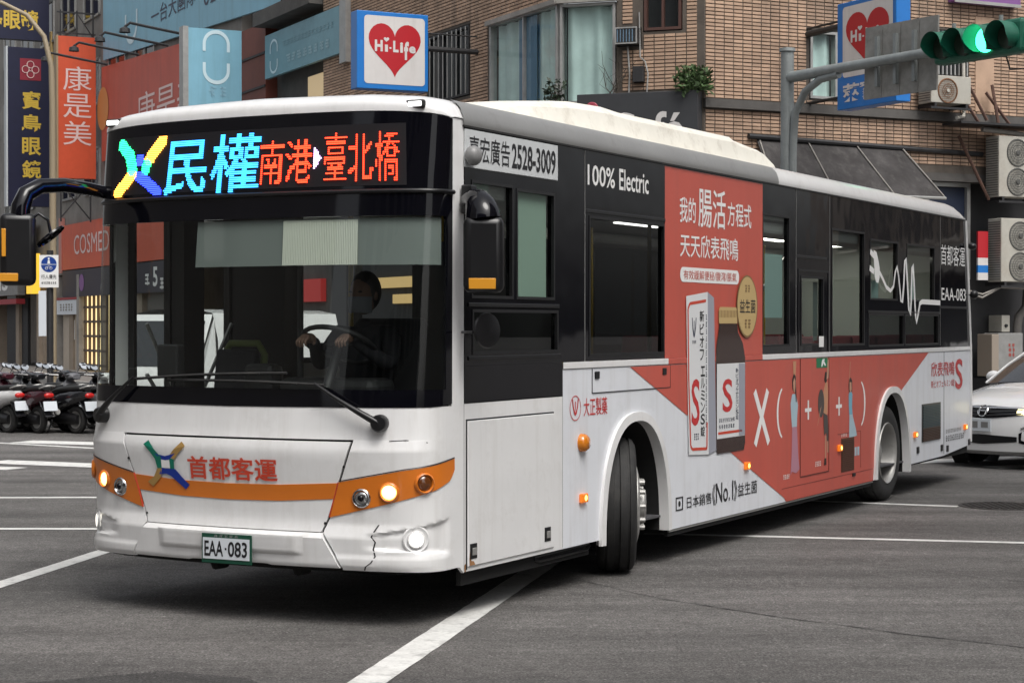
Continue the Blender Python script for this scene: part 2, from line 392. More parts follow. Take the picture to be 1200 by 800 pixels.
def fpatch(name, qL, qR, zb, zt, mat, off=0.0, nu=40, nv=8, parent=None, thick=.0, smooth=40):
    m = MB(); rows = []
    for j in range(nv+1):
        r = []
        for i in range(nu+1):
            u = i/nu; z = ev(zb, u) + (ev(zt, u)-ev(zb, u))*j/nv; q = ev(qL, z) + (ev(qR, z)-ev(qL, z))*u
            r.append((q, z))
        rows.append(r)
    oo = off if callable(off) else (lambda q, z: off)
    m.grid([[FP(q, z, oo(q, z)) for q, z in r] for r in rows])
    if thick:
        for line in (rows[0], rows[-1], [r[0] for r in rows], [r[-1] for r in rows]):
            m.grid([[FP(q, z, oo(q, z)) for q, z in line], [FP(q, z, oo(q, z)-thick) for q, z in line]])
    return m.build(name, mat, parent or bus, smooth=smooth)
def sst(x, a, b):
    k = min(max((x-a)/(b-a), 0), 1); return k*k*(3-2*k)
def recess(q, z):
    """moulded fog lamp recess and the sharp lower crease of the corner panels"""
    q = min(q, 1-q); w = float(np.interp(q, [.05, .21], [.085, .03])); zc = float(np.interp(q, [.05, .21], [.525, .50]))
    r = -.022*sst(q, .045, .075)*sst(-q, -.235, -.19)*sst(-abs(z-zc), -w-.018, -w)
    return r + .010*sst(-z, -.425, -.40)*sst(q, .03, .08)
seamR = pl([.345, .55, .63, 1.08], [.268, .305, .293, .247])          # image-right seam of the service hatch
seamL = lambda z: 1-seamR(z)
G = .0022
fpatch('front_backing', 0.02, .98, .31, 1.26, 'dark_under', -.07, 50, 4)
fpatch('front_panel', 0.0, 1.0, 1.084, 1.272, 'bus_white', 0, 80, 6)
fpatch('front_corner_panel', 0.0, lambda z: seamR(z)-G, pl([0, .06, 1], [.285, .325, .335]), 1.084, 'bus_white', recess, 70, 60, thick=.02)
fpatch('front_corner_panel', lambda z: seamL(z)+G, 1.0, pl([0, .94, 1], [.335, .33, .29]), 1.084, 'bus_white', recess, 70, 60, thick=.02)
fpatch('front_hatch', lambda z: seamR(z)+G, lambda z: seamL(z)-G, .550, 1.072, 'bus_white', 0, 40, 14, thick=.02)
fpatch('front_bumper', lambda z: seamR(z)+G, lambda z: seamL(z)-G, pl([0, .3, .32, .68, .70, 1], [.345, .345, .352, .352, .345, .345]), .545, 'bus_white', (lambda q, z: .018*sst(-z, -.545, -.52)), 60, 14, thick=.05)
fpatch('bumper_lip', .34, .66, .41, .525, 'bus_white', (lambda q, z: .018+.016*sst(min(q, 1-q), .34, .36)*sst(z, .41, .43)), 60, 10, thick=.02)
# hatch screws
for q, z in ((.262, .93), (.738, .93), (.30, .60), (.70, .60)):
    o = MB(); p = Vector(FP(q, z)); o.cyl(p, p+FN(q, z)*.006, .008, n=8); o.build('screw', 'black_plastic', bus)
# crack in the bumper corner
m = MB(); cr = [(.198,.60),(.206,.565),(.213,.53),(.206,.50),(.209,.46),(.205,.42),(.212,.385),(.222,.36),(.224,.338)]
m.grid([[FP(q-.0012, z, recess(q, z)+.003) for q, z in cr], [FP(q+.0014, z, recess(q, z)+.003) for q, z in cr]]); m.build('bumper_crack', 'print_black', bus)
m = MB(); cr = [(.112,1.07),(.15,1.085),(.18,1.08)]
m.grid([[FP(q, z-.003, .002) for q, z in cr], [FP(q, z+.002, .002) for q, z in cr]]); m.build('paint_scuff', 'black_plastic', bus)
# orange lamp housings and band
for sgn in (0, 1):
    f = (lambda q: q) if sgn == 0 else (lambda q: 1-q)
    top = pl([.036, .158, .272], [.965, .911, .840]); bot = pl([.036, .05, .095, .189, .292], [.90, .843, .795, .715, .634])
    m = MB(); rows = []; nu, nv = 30, 6
    for j in range(nv+1):
        r = []
        for i in range(nu+1):
            u = i/nu; qq = .036 + (.272-.036)*u; z1 = top(qq); qb = .036 + (.290-.036)*u; z0 = bot(qb)
            r.append((f(qb+(qq-qb)*j/nv), z0+(z1-z0)*j/nv))
        rows.append(r)
    m.grid([[FP(q, z, .006) for q, z in r] for r in rows])
    for line in (rows[0], rows[-1], [r[0] for r in rows], [r[-1] for r in rows]):
        m.grid([[FP(q, z, .006) for q, z in line], [FP(q, z, -.01) for q, z in line]])
    hz_ = m.build('lamp_housing', 'orange', bus, smooth=40)
    m = MB(); m.grid([[FP(q, z+.002, .008) for q, z in rows[-1]], [FP(q, z+.009, .004) for q, z in rows[-1]]]); m.build('housing_seal', 'print_black', hz_)
    m = MB(); e = [r[-1] for r in rows]; m.grid([[FP(q, z, .008) for q, z in e], [FP(q+(.003 if sgn == 0 else -.003), z, .004) for q, z in e]]); m.build('housing_seal', 'text_red', hz_)
    for q, z, r, mt in ((.230, .752, .042, 'lens_clear'), (.180, .789, .044, 'lamp_warm'), (.118, .838, .046, 'amber_dark')):
        q = f(q); p = Vector(FP(q, z)); n_ = FN(q, z)
        m = MB(); m.lathe([(.0, r+.018), (.016, r+.012), (.02, r+.006), (.014, r), (.002, r-.002)], p, n_, 28); lp = m.build('lamp_rim', 'orange' if mt != 'lens_clear' else 'chrome', bus, smooth=50)
        m = MB(); m.lathe([(.004, r), (.012, r*.85), (.018, r*.5), (.02, 0)], p, n_, 28); m.build('headlight' if mt != 'amber_dark' else 'indicator_lens', mt, bus, smooth=60)
        if mt == 'lens_clear':
            m = MB(); m.lathe([(.02, r*.45), (.03, r*.35), (.032, 0)], p, n_, 20); m.build('reflector_bowl', 'black_gloss', lp, smooth=60)
    q, z = f(.132), .517; p = Vector(FP(q, z, -.018)); n_ = FN(q, z)
    m = MB(); m.lathe([(-.004, .080), (.003, .072), (-.006, .060), (-.008, .052), (.008, .050), (.010, .044), (.004, .042)], p, n_, 28); fr_ = m.build('fog_lamp_rim', 'bus_white', bus, smooth=30)
    m = MB(); m.lathe([(.005, .042), (.012, .034), (.015, 0)], p, n_, 28); m.build('fog_lamp', 'lamp_white', bus, smooth=60)
fpatch('orange_band', lambda z: seamR(z)+G, lambda z: seamL(z)-G, pl([0, .25, .5, .75, 1], [.742, .720, .714, .720, .742]), pl([0, .25, .5, .75, 1], [.835, .815, .81, .815, .835]), 'orange', .004, 40, 3, thick=.01)
# licence plate
def fmap(off): return lambda x, z: FP(x, z, off)
def fplane(qc, zc, off):
    """flat board on the front: local (x right as seen, y up) -> 3D"""
    p = Vector(FP(qc, zc, off)); n_ = FN(qc, zc); rt = Vector((0,0,1)).cross(n_)
    return lambda x, y, o=0.0: tuple(p + rt*x + Vector((0,0,1))*y + n_*o)
fp_ = fplane(.494, .428, .042)
def fboard(name, x0, x1, y0, y1, o0, o1, mat, parent, fp=fp_, bevel=0):
    m = MB(); m.prism([fp(x0,y0,o1), fp(x1,y0,o1), fp(x1,y1,o1), fp(x0,y1,o1)], Vector(fp(0,0,o0))-Vector(fp(0,0,o1))); return m.build(name, mat, parent, bevel=bevel)
M('plate_green', (.006,.06,.035), .4); M('plate_white', (.62,.66,.70), .4)
pb = fboard('licence_plate', -.175, .175, -.086, .086, 0, .012, 'plate_green', bus)
fboard('plate_face', -.165, .165, -.062, .062, .012, .016, 'plate_white', pb)
m = MB(); put_text(m, 'EAA', -.152, -.018, -.045, .045, lambda x, y: fp_(x, y, .018), .018); put_text(m, '083', .016, .152, -.045, .045, lambda x, y: fp_(x, y, .018), .018)
m.prism([fp_(-.006,-.006,.018), fp_(.006,-.006,.018), fp_(.006,.006,.018), fp_(-.006,.006,.018)], (0,0,0)); m.build('plate_number', 'print_black', pb)
stuff(marks(5, -.09, .09, .067, .081, lambda x, y: fp_(x, y, .014)).build('plate_small_print', 'rail_grey', pb))
# emblem: four coloured arms round a white square
M('logo_green', (.0,.16,.10), .4); M('logo_blue', (.005,.03,.28), .4); M('logo_gold', (.38,.23,.07), .4)
ex, ez = .641, .907; EW, EH = .051, .140
def emap(x, y): return FP(ex - x*EW, ez + y*EH, .009)
def arm(pts, mat):
    m = MB(); n = len(pts)//2
    m.grid([[emap(*p) for p in pts[:n]], [emap(*p) for p in pts[n:]]]); m.build('emblem_arm', mat, bus)
arm([(-1,.82),(-.72,.5),(-.5,.2),(-.42,-.2),(-.8,1.0),(-.5,.62),(-.2,.3),(-.2,-.2)], 'logo_green')
arm([(-.42,-.2),(-.62,-.55),(-.98,-.82),(-.2,-.2),(-.3,-.6),(-.72,-1.0)], 'logo_gold')
arm([(1,.82),(.66,.5),(.42,.2),(.8,1.0),(.46,.66),(.2,.36)], 'logo_gold')
arm([(.42,.2),(.40,-.2),(.2,.28),(.2,-.2)], 'logo_green')
arm([(-.5,.44),(0,.34),(.5,.48),(-.2,.2),(0,.16),(.2,.2)], 'logo_blue')
arm([(-.2,-.16),(.0,-.2),(.45,-.2),(.75,-.55),(1.05,-.85),(-.36,-.46),(.0,-.42),(.2,-.5),(.5,-.75),(.86,-1.05)], 'logo_blue')
arm([(-.2,-.17),(.2,-.17),(-.2,.17),(.2,.17)], 'print_white')
m = MB(); put_text(m, '首都客運', .588, .392, .829, .965, fmap(.008), .018); m.build('operator_name', 'text_red', bus)

# ---- windscreen, header with LED display
fpatch('corner_pillar', 0.0, .045, 1.27, pl([0, 1], [2.945, 2.945]), 'bus_white', 0, 6, 24, thick=.02)
fpatch('corner_pillar', .955, 1.0, 1.27, 2.945, 'bus_white', 0, 6, 24, thick=.02)
wb = pl([0, .06, .3, .5, .7, .94, 1], [1.285, 1.27, 1.268, 1.264, 1.268, 1.27, 1.285])
fpatch('windscreen_frame', .045, .955, wb, 1.37, 'black_gloss', .004, 60, 3, thick=.02)
fpatch('windscreen_frame', .045, .955, 2.37, 2.498, 'black_gloss', .004, 60, 3, thick=.02)
fpatch('windscreen_frame', .045, .066, 1.37, 2.37, 'black_gloss', .004, 4, 20, thick=.02)
fpatch('windscreen_frame', .943, .955, 1.37, 2.37, 'black_gloss', .004, 4, 20, thick=.02)
fpatch('windscreen', .066, .943, 1.37, 2.37, 'glass_front', 0.0, 60, 20)
m = MB(); m.tube([FP(q, 2.512, .006) for q in np.linspace(.042, .958, 60)], .014, 8); m.build('header_trim', 'black_plastic', bus, smooth=60)
ht = lambda u: 2.982 - .045*abs(2*u-1)**5
fpatch('header_panel', .045, .955, 2.526, ht, 'black_gloss', .004, 60, 8, thick=.02)
M('led_red', (.1,.0,.0), .4, emit=(1.0,.04,.014), est=4.5)
M('led_cyan', (0,.05,.1), .4, emit=(.04,.36,1.0), est=3.0)
M('led_green', (0,.1,.02), .4, emit=(.02,.80,.22), est=4.0)
M('led_orange', (.1,.05,0), .4, emit=(1.0,.36,.04), est=5.0)
M('led_blue', (0,0,.1), .4, emit=(.02,.04,1.0), est=5.0)
M('led_white', (.1,.1,.1), .4, emit=(.8,.5,1.0), est=4.0)
PITCH = .0118; QM = 3.2
M('led_board', (.014,.013,.015), .7, spec=.15)
fpatch('led_board', .145, .855, 2.545, 2.905, 'led_board', .0065, 50, 3)
def led_dots(name, test, q0, q1, z0, z1, mat):
    """q0 = image-left side (larger q)"""
    nx = int(round((q0-q1)*QM/PITCH)); ny = int(round((z1-z0)/PITCH)); m = MB(); h = .0036
    for i in range(nx):
        for j in range(ny):
            x = (i+.5)/nx; y = (j+.5)/ny
            if test(x, y):
                q = q0+(q1-q0)*x; z = z0+(z1-z0)*y; dq = h/QM
                m.add([FP(q+dq, z-h, .014), FP(q-dq, z-h, .014), FP(q-dq, z+h, .014), FP(q+dq, z+h, .014), FP(q+dq, z-h, .007), FP(q-dq, z-h, .007), FP(q-dq, z+h, .007), FP(q+dq, z+h, .007)], [(0,1,2,3),(0,4,5,1),(1,5,6,2),(2,6,7,3),(3,7,4,0)])
    o = m.build(name, mat, bus); o['kind'] = 'stuff'; return o
def glyph_test(txt, bold):
    v, f = glyphs(txt, bold); bv = BVHTree.FromPolygons([(a, b, 0) for a, b in v], f)
    return lambda x, y: bv.ray_cast(Vector((x, y, 1)), Vector((0,0,-1)))[0] is not None
led_dots('led_characters', glyph_test('民權', .012), .694, .458, 2.53, 2.885, 'led_cyan')
led_dots('led_characters', glyph_test('南港', .003), .458, .340, 2.57, 2.83, 'led_red')
led_dots('led_characters', glyph_test('臺北橋', .001), .313, .158, 2.57, 2.86, 'led_red')
led_dots('led_arrow', lambda x, y: abs(y-.5) < .5*(1-x), .336, .319, 2.64, 2.79, 'led_white')
def armtest(pts, w):
    def t(x, y):
        for (x0, y0), (x1, y1) in zip(pts[:-1], pts[1:]):
            dx, dy = x1-x0, y1-y0; k = max(0, min(1, ((x-x0)*dx+(y-y0)*dy)/(dx*dx+dy*dy)))
            if math.hypot(x-x0-k*dx, y-y0-k*dy) < w: return True
        return False
    return t
lg = (.842, .700, 2.535, 2.90)
led_dots('led_emblem', armtest([(.06,.90),(.28,.70),(.36,.45)], .095), *lg, 'led_green')
led_dots('led_emblem', armtest([(.36,.36),(.10,.08)], .10), *lg, 'led_orange')
led_dots('led_emblem', armtest([(.92,.92),(.70,.62)], .10), *lg, 'led_orange')
led_dots('led_emblem', lambda x, y: armtest([(.66,.55),(.64,.42)], .08)(x, y), *lg, 'led_green')
led_dots('led_emblem', lambda x, y: armtest([(.5,.35),(.66,.26),(.92,.06)], .085)(x, y) or (.44 < x < .57 and .5 < y < .72), *lg, 'led_blue')
# ---- roof cap and roof
def zroof(t):
    x = min(t, W-t); return float(np.interp(x, [0,.01,.04,.09,.2,.5,1.25], [2.955,2.99,3.03,3.06,3.085,3.11,3.125]))
m = MB(); rows = []
for k in range(13):
    e = k/12*math.pi/2; r = []
    for i in range(81):
        q = i/80; zt = ht((q-.045)/.91) if .045 <= q <= .955 else 2.945
        a = Vector(FP(q, zt+.004, .006)); tt = a.y; b = Vector((0.02, tt, zroof(tt)))
        wgt = (1-math.cos(e))**1.25; hh = math.sin(e)**.72
        p = Vector((a.x+(b.x-a.x)*wgt, tt, a.z+(b.z-a.z)*hh)); r.append(tuple(p))
    rows.append(r)
m.grid(rows); m.build('roof_cap', 'bus_white', bus, smooth=50)
def roof_strip(name, t0, t1, s0, s1, mat, nt=14):
    m = MB(); rows = []
    ss = list(np.linspace(s0, s1, 12)) if s1 < 11 else list(np.linspace(s0, 10.9, 10))+[11.1, 11.25, 11.36, 11.43]
    for s in ss:
        dz = 0 if s < 10.9 else -.13*((s-10.9)/.53)**2.2
        rows.append([(s, t0+(t1-t0)*k/nt, zroof(t0+(t1-t0)*k/nt)+dz) for k in range(nt+1)])
    m.grid(rows); return m.build(name, mat, bus, smooth=50)
roof_strip('roof', .075, W-.075, .02, 11.43, 'bus_white', 20)
def rail(name, s0, s1, mat, far=False):
    pr = [(-.006,2.912),(-.010,2.93),(-.006,2.96),(.012,3.012),(.045,3.048),(.085,3.066)]
    m = MB(); ss = list(np.linspace(s0, s1, 8)) if s1 < 11 else [s0, 9.5, 10.9, 11.1, 11.25, 11.36, 11.43]
    rows = []
    for s in ss:
        dz = 0 if s < 10.9 else -.13*((s-10.9)/.53)**2.2
        rows.append([(s, (W-t if far else t), 2.912+(z-2.912)*(1 if s < 10.9 else 1-.8*((s-10.9)/.53)**2.2)) for t, z in pr])
    m.grid(rows); return m.build(name, mat, bus, smooth=50)
rail('roof_rail', -.02, 5.35, 'rail_grey'); rail('roof_rail', 5.352, 11.43, 'bus_white'); rail('roof_rail', -.02, 11.43, 'bus_white', True)
m = MB(); m.box(-.02, 11.4, -.012, -.002, 2.902, 2.913); m.build('gutter_seal', 'black_rubber', bus)
# roof-top fairing
pods = [(.75,3.10,.55),(1.05,3.16,.5),(1.45,3.235,.42),(2.1,3.30,.36),(2.6,3.312,.34),(2.9,3.300,.34),(5.1,3.315,.34),(5.16,3.295,.34),(5.8,3.265,.36),(6.2,3.19,.42),(6.5,3.10,.5)]
m = MB(); rows = []
for s, z, ti in pods:
    ti *= 1.0; b = ti-.12; r = [(s, b, 3.07)]
    for t, zz in ((b+.015, 3.10), (b+.05, 3.07+(z-3.07)*.72), (b+.12, z-.012), (b+.25, z), (1.25, z+.01)): r.append((s, t, max(zz, 3.075)))
    r += [(a_, W-b_, c_) for a_, b_, c_ in r[::-1][1:]]
    rows.append(r)
m.grid(rows); m.build('roof_fairing', 'bus_cream', bus, smooth=35)
m = MB(); m.box(3.0, 5.0, .19, .212, 3.074, 3.098); m.build('fairing_flange', 'bus_cream', bus, bevel=.004)
for q in (.127, .873):
    p = Vector(FP(q, 2.985, .0)); p.z = 3.025; p.x += .05; n_ = FN(q, 2.95)
    p = Vector(FP(q, 2.985, .012)); p.z = 3.012; m = MB(); m.prism([tuple(p+Vector((0,a,b))-n_*.05) for a, b in ((-.065,-.024),(.065,-.024),(.065,.026),(-.065,.026))], n_*.052); mk = m.build('marker_lamp_base', 'black_rubber', bus, bevel=.012)
    m = MB(); m.prism([tuple(p+Vector((0,a,b))+n_*.0) for a, b in ((-.045,-.014),(.045,-.014),(.045,.016),(-.045,.016))], n_*.010); m.build('marker_lamp', M('marker_white', (.8,.8,.8), .2, emit=(1,1,1), est=1.2), bus, bevel=.008)
# ball shaped side camera at the front corner
m = MB(); m.ell((.03, -.05, 2.735), .06, .05, .06, 14, 8); m.cyl((.03,0,2.735), (.03,-.04,2.735), .03); m.build('side_camera', M('cam_grey', (.20,.20,.20), .4), bus, smooth=60)

# ---- side skin
def plate_holes(s0, s1, z0, z1, holes, y0, y1):
    ss = sorted({s0, s1, *[h[0] for h in holes], *[h[1] for h in holes]}); zz = sorted({z0, z1, *[h[2] for h in holes], *[h[3] for h in holes]})
    m = MB(); inh = lambda s, z: any(h[0] < s < h[1] and h[2] < z < h[3] for h in holes) or not (s0 < s < s1 and z0 < z < z1)
    for i in range(len(ss)-1):
        for j in range(len(zz)-1):
            a, b, c, d = ss[i], ss[i+1], zz[j], zz[j+1]; sc, zc = (a+b)/2, (c+d)/2
            if inh(sc, zc): continue
            m.add([(a,y0,c),(b,y0,c),(b,y0,d),(a,y0,d)], [(0,1,2,3)]); m.add([(a,y1,c),(b,y1,c),(b,y1,d),(a,y1,d)], [(3,2,1,0)])
            for (p, q_, cond) in (((a,c),(a,d), inh(a-1e-4, zc)), ((b,d),(b,c), inh(b+1e-4, zc)), ((b,c),(a,c), inh(sc, c-1e-4)), ((a,d),(b,d), inh(sc, d+1e-4))):
                if cond: m.add([(p[0],y0,p[1]),(q_[0],y0,q_[1]),(q_[0],y1,q_[1]),(p[0],y1,p[1])], [(0,1,2,3)])
    return m
A1, A2 = 2.457, 8.637; HW, HT = .598, 1.128
def arch(s, c, hw, top, foot=.25):
    x = abs(s-c)/hw
    return foot + (top-foot)*max(0, 1-x**2.35)**(1/2.35)
def zlow(s):
    base = .29 if s < A1 else (.246 if s < A2 else float(np.interp(s, [9.2, 10.55, 11.76], [.318, .33, .395])))
    for c in (A1, A2):
        if abs(s-c) < HW: return max(base, arch(s, c, HW, HT))
    return base
def side_panel(name, s0, s1, ztop, mat, y=0.0, far=False, slope=0.0):
    m = MB(); n = max(2, int((s1-s0)/.035)); lo, hi = [], []
    ss = list(np.linspace(s0, s1, n+1))
    for c in (A1, A2):
        for e in (-HW, -HW+.004, HW-.004, HW):
            if s0 < c+e < s1: ss.append(c+e)
    ss.sort()
    ret = [(s, y+.04, zlow(s)) for s in ss]
    m.grid([ret, [(s, y, zlow(s)) for s in ss], [(s, y, zlow(s)+(ztop-zlow(s))*.5) for s in ss], [(s, y, ztop) for s in ss]])
    return m.build(name, mat, bus, smooth=30)
g_ = .004
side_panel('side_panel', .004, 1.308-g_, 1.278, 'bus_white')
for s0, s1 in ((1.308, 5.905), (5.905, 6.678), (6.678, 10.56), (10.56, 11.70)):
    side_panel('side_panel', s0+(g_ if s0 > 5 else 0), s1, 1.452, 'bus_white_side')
m = MB(); m.box(.02, 11.66, .03, .035, .45, 1.46)
m2 = plate_holes(.02, 11.66, .30, 1.46, [(A1-.62, A1+.62, .2, 1.14), (A2-.62, A2+.62, .2, 1.14)], .03, .035); m2.build('inner_side_lining', 'dark_under', bus)
# far side: mirrored simple skin
m = MB(); ss = np.linspace(1.06, 11.70, 300); m.grid([[(s, W, zlow(s)) for s in ss], [(s, W, 1.452) for s in ss]]); m.build('far_side_panel', 'bus_white', bus)
m2 = plate_holes(1.06, 11.66, .30, 1.46, [(A1-.62, A1+.62, .2, 1.14), (A2-.62, A2+.62, .2, 1.14)], W-.035, W-.03); m2.build('far_inner_lining', M('lining', (.36,.36,.35), .7), bus)
# arch flanges and wheel wells
def archline(c, hw, top, foot, z0):
    pts = []
    for k in range(41):
        a = math.pi*k/40; cc = math.cos(a); x = -math.copysign(abs(cc)**(2/2.35), cc); yv = math.sin(a)**(2/2.35)
        pts.append((c+hw*x, foot+(top-foot)*yv))
    return [(pts[0][0], z0[0])] + pts + [(pts[-1][0], z0[1])]
for c, z0 in ((A1, (.292, .25)), (A2, (.25, .318))):
    o_ = archline(c, HW+.004, HT+.004, .25 if c == A2 else .25, z0); i_ = archline(c, HW-.062, HT-.058, .25, z0)
    m = MB(); m.grid([[(s, 0, z) for s, z in o_], [(s, -.022, z) for s, z in o_], [(s, -.026, z) for s, z in i_], [(s, .05, z) for s, z in i_]])
    m.build('wheel_arch_trim', 'bus_white', bus, smooth=40)
    for far in (0, 1):
        Y = lambda v: W-v if far else v
        m = MB(); m.grid([[(s, Y(.05), z) for s, z in i_], [(s, Y(.62), z) for s, z in i_]]); m.poly([(s, Y(.62), z) for s, z in i_]); m.build('wheel_well', 'dark_under', bus)
# service door at the front with handles
m = MB(); m.box(.034, 1.163, -.010, 0.0, .318, 1.176); sdoor = m.build('service_door', 'bus_white', bus, bevel=.004)
m = MB()
for a in ((.022, 1.172, 1.176, 1.186), (.022, .034, .30, 1.186), (1.163, 1.170, .315, 1.186)): m.box(a[0], a[1], -.004, -.001, a[2], a[3])
m.build('door_gap', 'print_black', bus)
for s, z in ((.097, .405), (1.07, .41)):
    m = MB(); m.box(s-.042, s+.042, -.014, -.010, z-.045, z+.045); h_ = m.build('latch', 'black_plastic', sdoor, bevel=.008)
    m = MB(); m.box(s-.02, s+.03, -.02, -.013, z-.025, z+.02); m.build('latch_handle', 'alloy', h_, bevel=.004)
M('rust', (.30,.15,.06), .8, var=.3, vs=20)
m = MB(); m.poly([(.05,-.0112,.322),(.12,-.0112,.322),(.10,-.0112,.345),(.07,-.0112,.35),(.055,-.0112,.41),(.048,-.0112,.36)]); m.build('rust_stain', 'rust', sdoor)
m = MB(); m.poly([(.004,-.002,.29),(.02,-.002,.29),(.02,-.002,.34),(.004,-.002,.33)]); m.build('rust_stain', 'rust', bus)
# upper locker hatch
m = MB()
for a in ((1.746, 3.068, 1.283, 1.289), (1.743, 1.748, 1.283, 1.45), (3.066, 3.071, 1.283, 1.45)): m.box(a[0], a[1], -.0045, -.001, a[2], a[3])
m.build('locker_gap', 'print_black', bus)
for s in (1.82, 2.96):
    m = MB(); m.box(s-.035, s+.035, -.009, -.001, 1.38, 1.43); m.build('latch', 'black_plastic', bus, bevel=.008)
# sill under the skirt
m = MB(); m.box(3.07, 8.03, .02, .05, .195, .244); m.box(.05, 1.8, .05, .08, .20, .288); m.build('under_skirt', 'dark_under', bus)
m = MB(); m.box(3.07, 8.03, .005, .018, .228, .240); m.build('skirt_edge', 'alloy', bus)
m = MB(); m.tube([(1.0,.05,.25),(1.05,.04,.235),(1.75,.04,.235),(1.82,.05,.26)], .009, 6); m.tube([(1.0,.05,.265),(1.8,.05,.27)], .007, 6); m.build('under_step_bar', 'black_plastic', bus, smooth=60)
m = MB(); m.box(0.0, 11.5, .46, W-.46, .24, .34); m.box(-.35, .1, .25, W-.25, .30, .36)
for t in (.9, 1.5): m.tube([(-.42, t, .33), (-.40, t, .29), (-.3, t, .29)], .03, 8)
m.build('underbody', 'dark_under', bus)
# belt moulding
for s0, s1, mt in ((1.31, 3.03, 'bus_white'), (3.03, 4.98, 'print_red'), (4.98, 11.66, 'bus_white')):
    m = MB(); m.box(s0, s1, -.007, 0.0, 1.455, 1.498); m.build('belt_moulding', mt, bus, bevel=.003)
# window band with openings
WIN = dict(w0a=(.09, .62, 1.90, 2.60), w0b=(.66, 1.19, 1.90, 2.585), w0c=(.10, 1.24, 1.565, 1.835), w1=(1.70, 2.965, 1.53, 2.47), w2=(4.985, 5.64, 1.56, 2.66),
           ed=(5.93, 6.54, 1.56, 2.165), w3=(6.76, 7.735, 1.55, 2.615), w4a=(7.91, 8.83, 1.98, 2.565), w4b=(9.14, 10.18, 1.98, 2.565), w4c=(7.86, 9.05, 1.53, 1.85), w4d=(9.08, 10.34, 1.53, 1.85))
m = plate_holes(.012, 11.40, 1.500, 2.905, [WIN[k] for k in WIN if k != 'w0c']+[WIN['w0c']], 0.0, .05); m.build('window_band', 'black_gloss', bus)
m = MB(); m.box(.012, 1.306, 0.0, .05, 1.285, 1.499); m.build('cab_lower_panel', 'black_gloss', bus)
m = MB(); m.prism([(11.401,0,1.5),(11.655,0,1.5),(11.44,0,2.905),(11.401,0,2.905)], (0,.05,0)); m.build('rear_quarter_panel', 'black_gloss', bus)
GL = dict(w1='glass_dark', w4c='glass_dark', w4d='glass_dark', w0c='glass_side')
for k, (a, b, c, d) in WIN.items():
    m = MB(); m.poly([(a-.005,.02,c-.005),(b+.005,.02,c-.005),(b+.005,.02,d+.005),(a-.005,.02,d+.005)]); wo_ = m.build('window_pane', GL.get(k, 'glass_side'), bus)
    m = MB()
    for x in ((a, b, c, c+.018), (a, b, d-.018, d), (a, a+.018, c+.018, d-.018), (b-.018, b, c+.018, d-.018)): m.box(x[0], x[1], -.004, .017, x[2], x[3])
    m.build('window_frame', 'black_plastic', wo_)
# silver lines on the band
for a, b, z in ((.05, 1.25, 1.862), (.05, 1.27, 1.545), (1.64, 2.97, 2.50), (5.81, 6.61, 2.33), (7.84, 10.38, 1.866), (10.40, 11.56, 1.93)):
    m = MB(); m.box(a, b, -.007, -.001, z-.012, z+.012); m.build('band_trim', 'black_plastic', bus, bevel=.003)
m = MB(); m.box(10.40, 10.405, -.003, -.001, 1.52, 2.9); m.box(1.63, 1.637, -.003, -.001, 1.5, 2.9); m.box(6.70, 6.706, -.003, -.001, 1.5, 2.9); m.box(5.80, 5.806, -.003, -.001, 1.5, 2.9); m.build('band_joint', 'rail_grey', bus)
# far side window band and doors
fw = [(.03,.37,.45,2.45), (.62,1.03,.45,2.45), (1.28,2.6,1.50,2.45), (2.75,4.1,1.55,2.5), (4.25,5.3,.45,2.45), (5.5,6.8,1.55,2.5), (6.95,8.3,1.55,2.5), (8.45,9.8,1.55,2.5), (9.95,11.2,1.55,2.5)]
m = plate_holes(.0, 11.45, 1.46, 2.915, [f for f in fw if f[2] > 1]+[(f[0], f[1], 1.46, f[3]) for f in fw if f[2] < 1], W-.05, W); m.build('far_window_band', 'black_plastic', bus)
m = plate_holes(.0, 1.06, .30, 1.459, [(f[0], f[1], f[2], 1.46) for f in fw[:2]], W-.05, W); m.build('front_door_frame', 'black_plastic', bus)
for (a, b, c, d) in fw:
    m = MB(); m.poly([(a-.004,W-.028,c),(b+.004,W-.028,c),(b+.004,W-.028,d),(a-.004,W-.028,d)]); m.build('far_window_pane' if c > 1 else 'door_glass', 'glass_far', bus)
# rear end
rows = []
for z, s in ((.40,11.72),(.9,11.74),(1.55,11.672),(2.2,11.57),(2.65,11.50),(2.9,11.45)):
    rows.append([(s-.03, 0.0, z), (s+.03, .08, z)]+[(s+.05+.05*math.sin(math.pi*k/8), .08+(W-.16)*k/8, z) for k in range(9)]+[(s+.03, W-.08, z), (s-.03, W, z)])
m = MB(); m.grid(rows[:3]); m.grid(rows[4:])
for r0, r1 in ((2, 3), (3, 4)):
    for sl in (slice(0, 3), slice(9, 13)): m.grid([rows[r0][sl], rows[r1][sl]])
m.build('rear_panel', 'bus_white', bus, smooth=50)
m = MB(); m.grid([r[2:10] for r in rows[2:5]]); m.build('rear_window', 'black_gloss', bus, smooth=50)
m = MB(); m.tube([(11.44,-.004,2.9),(11.56,-.006,2.2),(11.665,-.006,1.5),(11.70,-.004,1.0),(11.70,0,.42)], .016, 8); m.build('rear_edge_trim', 'bus_white', bus, smooth=60)
for z in (1.55, 1.38, 1.24):
    m = MB(); m.ell((11.80, .10, z), .05, .05, .075, 12, 8); m.build('tail_lamp', 'red_lens' if z < 1.5 else 'amber', bus, smooth=60)
m = MB(); m.ell((11.56,-.05,2.62), .045,.05,.04,10,8); m.cyl((11.52,.0,2.64),(11.56,-.05,2.64),.02); m.build('rear_camera', 'black_plastic', bus, smooth=60)
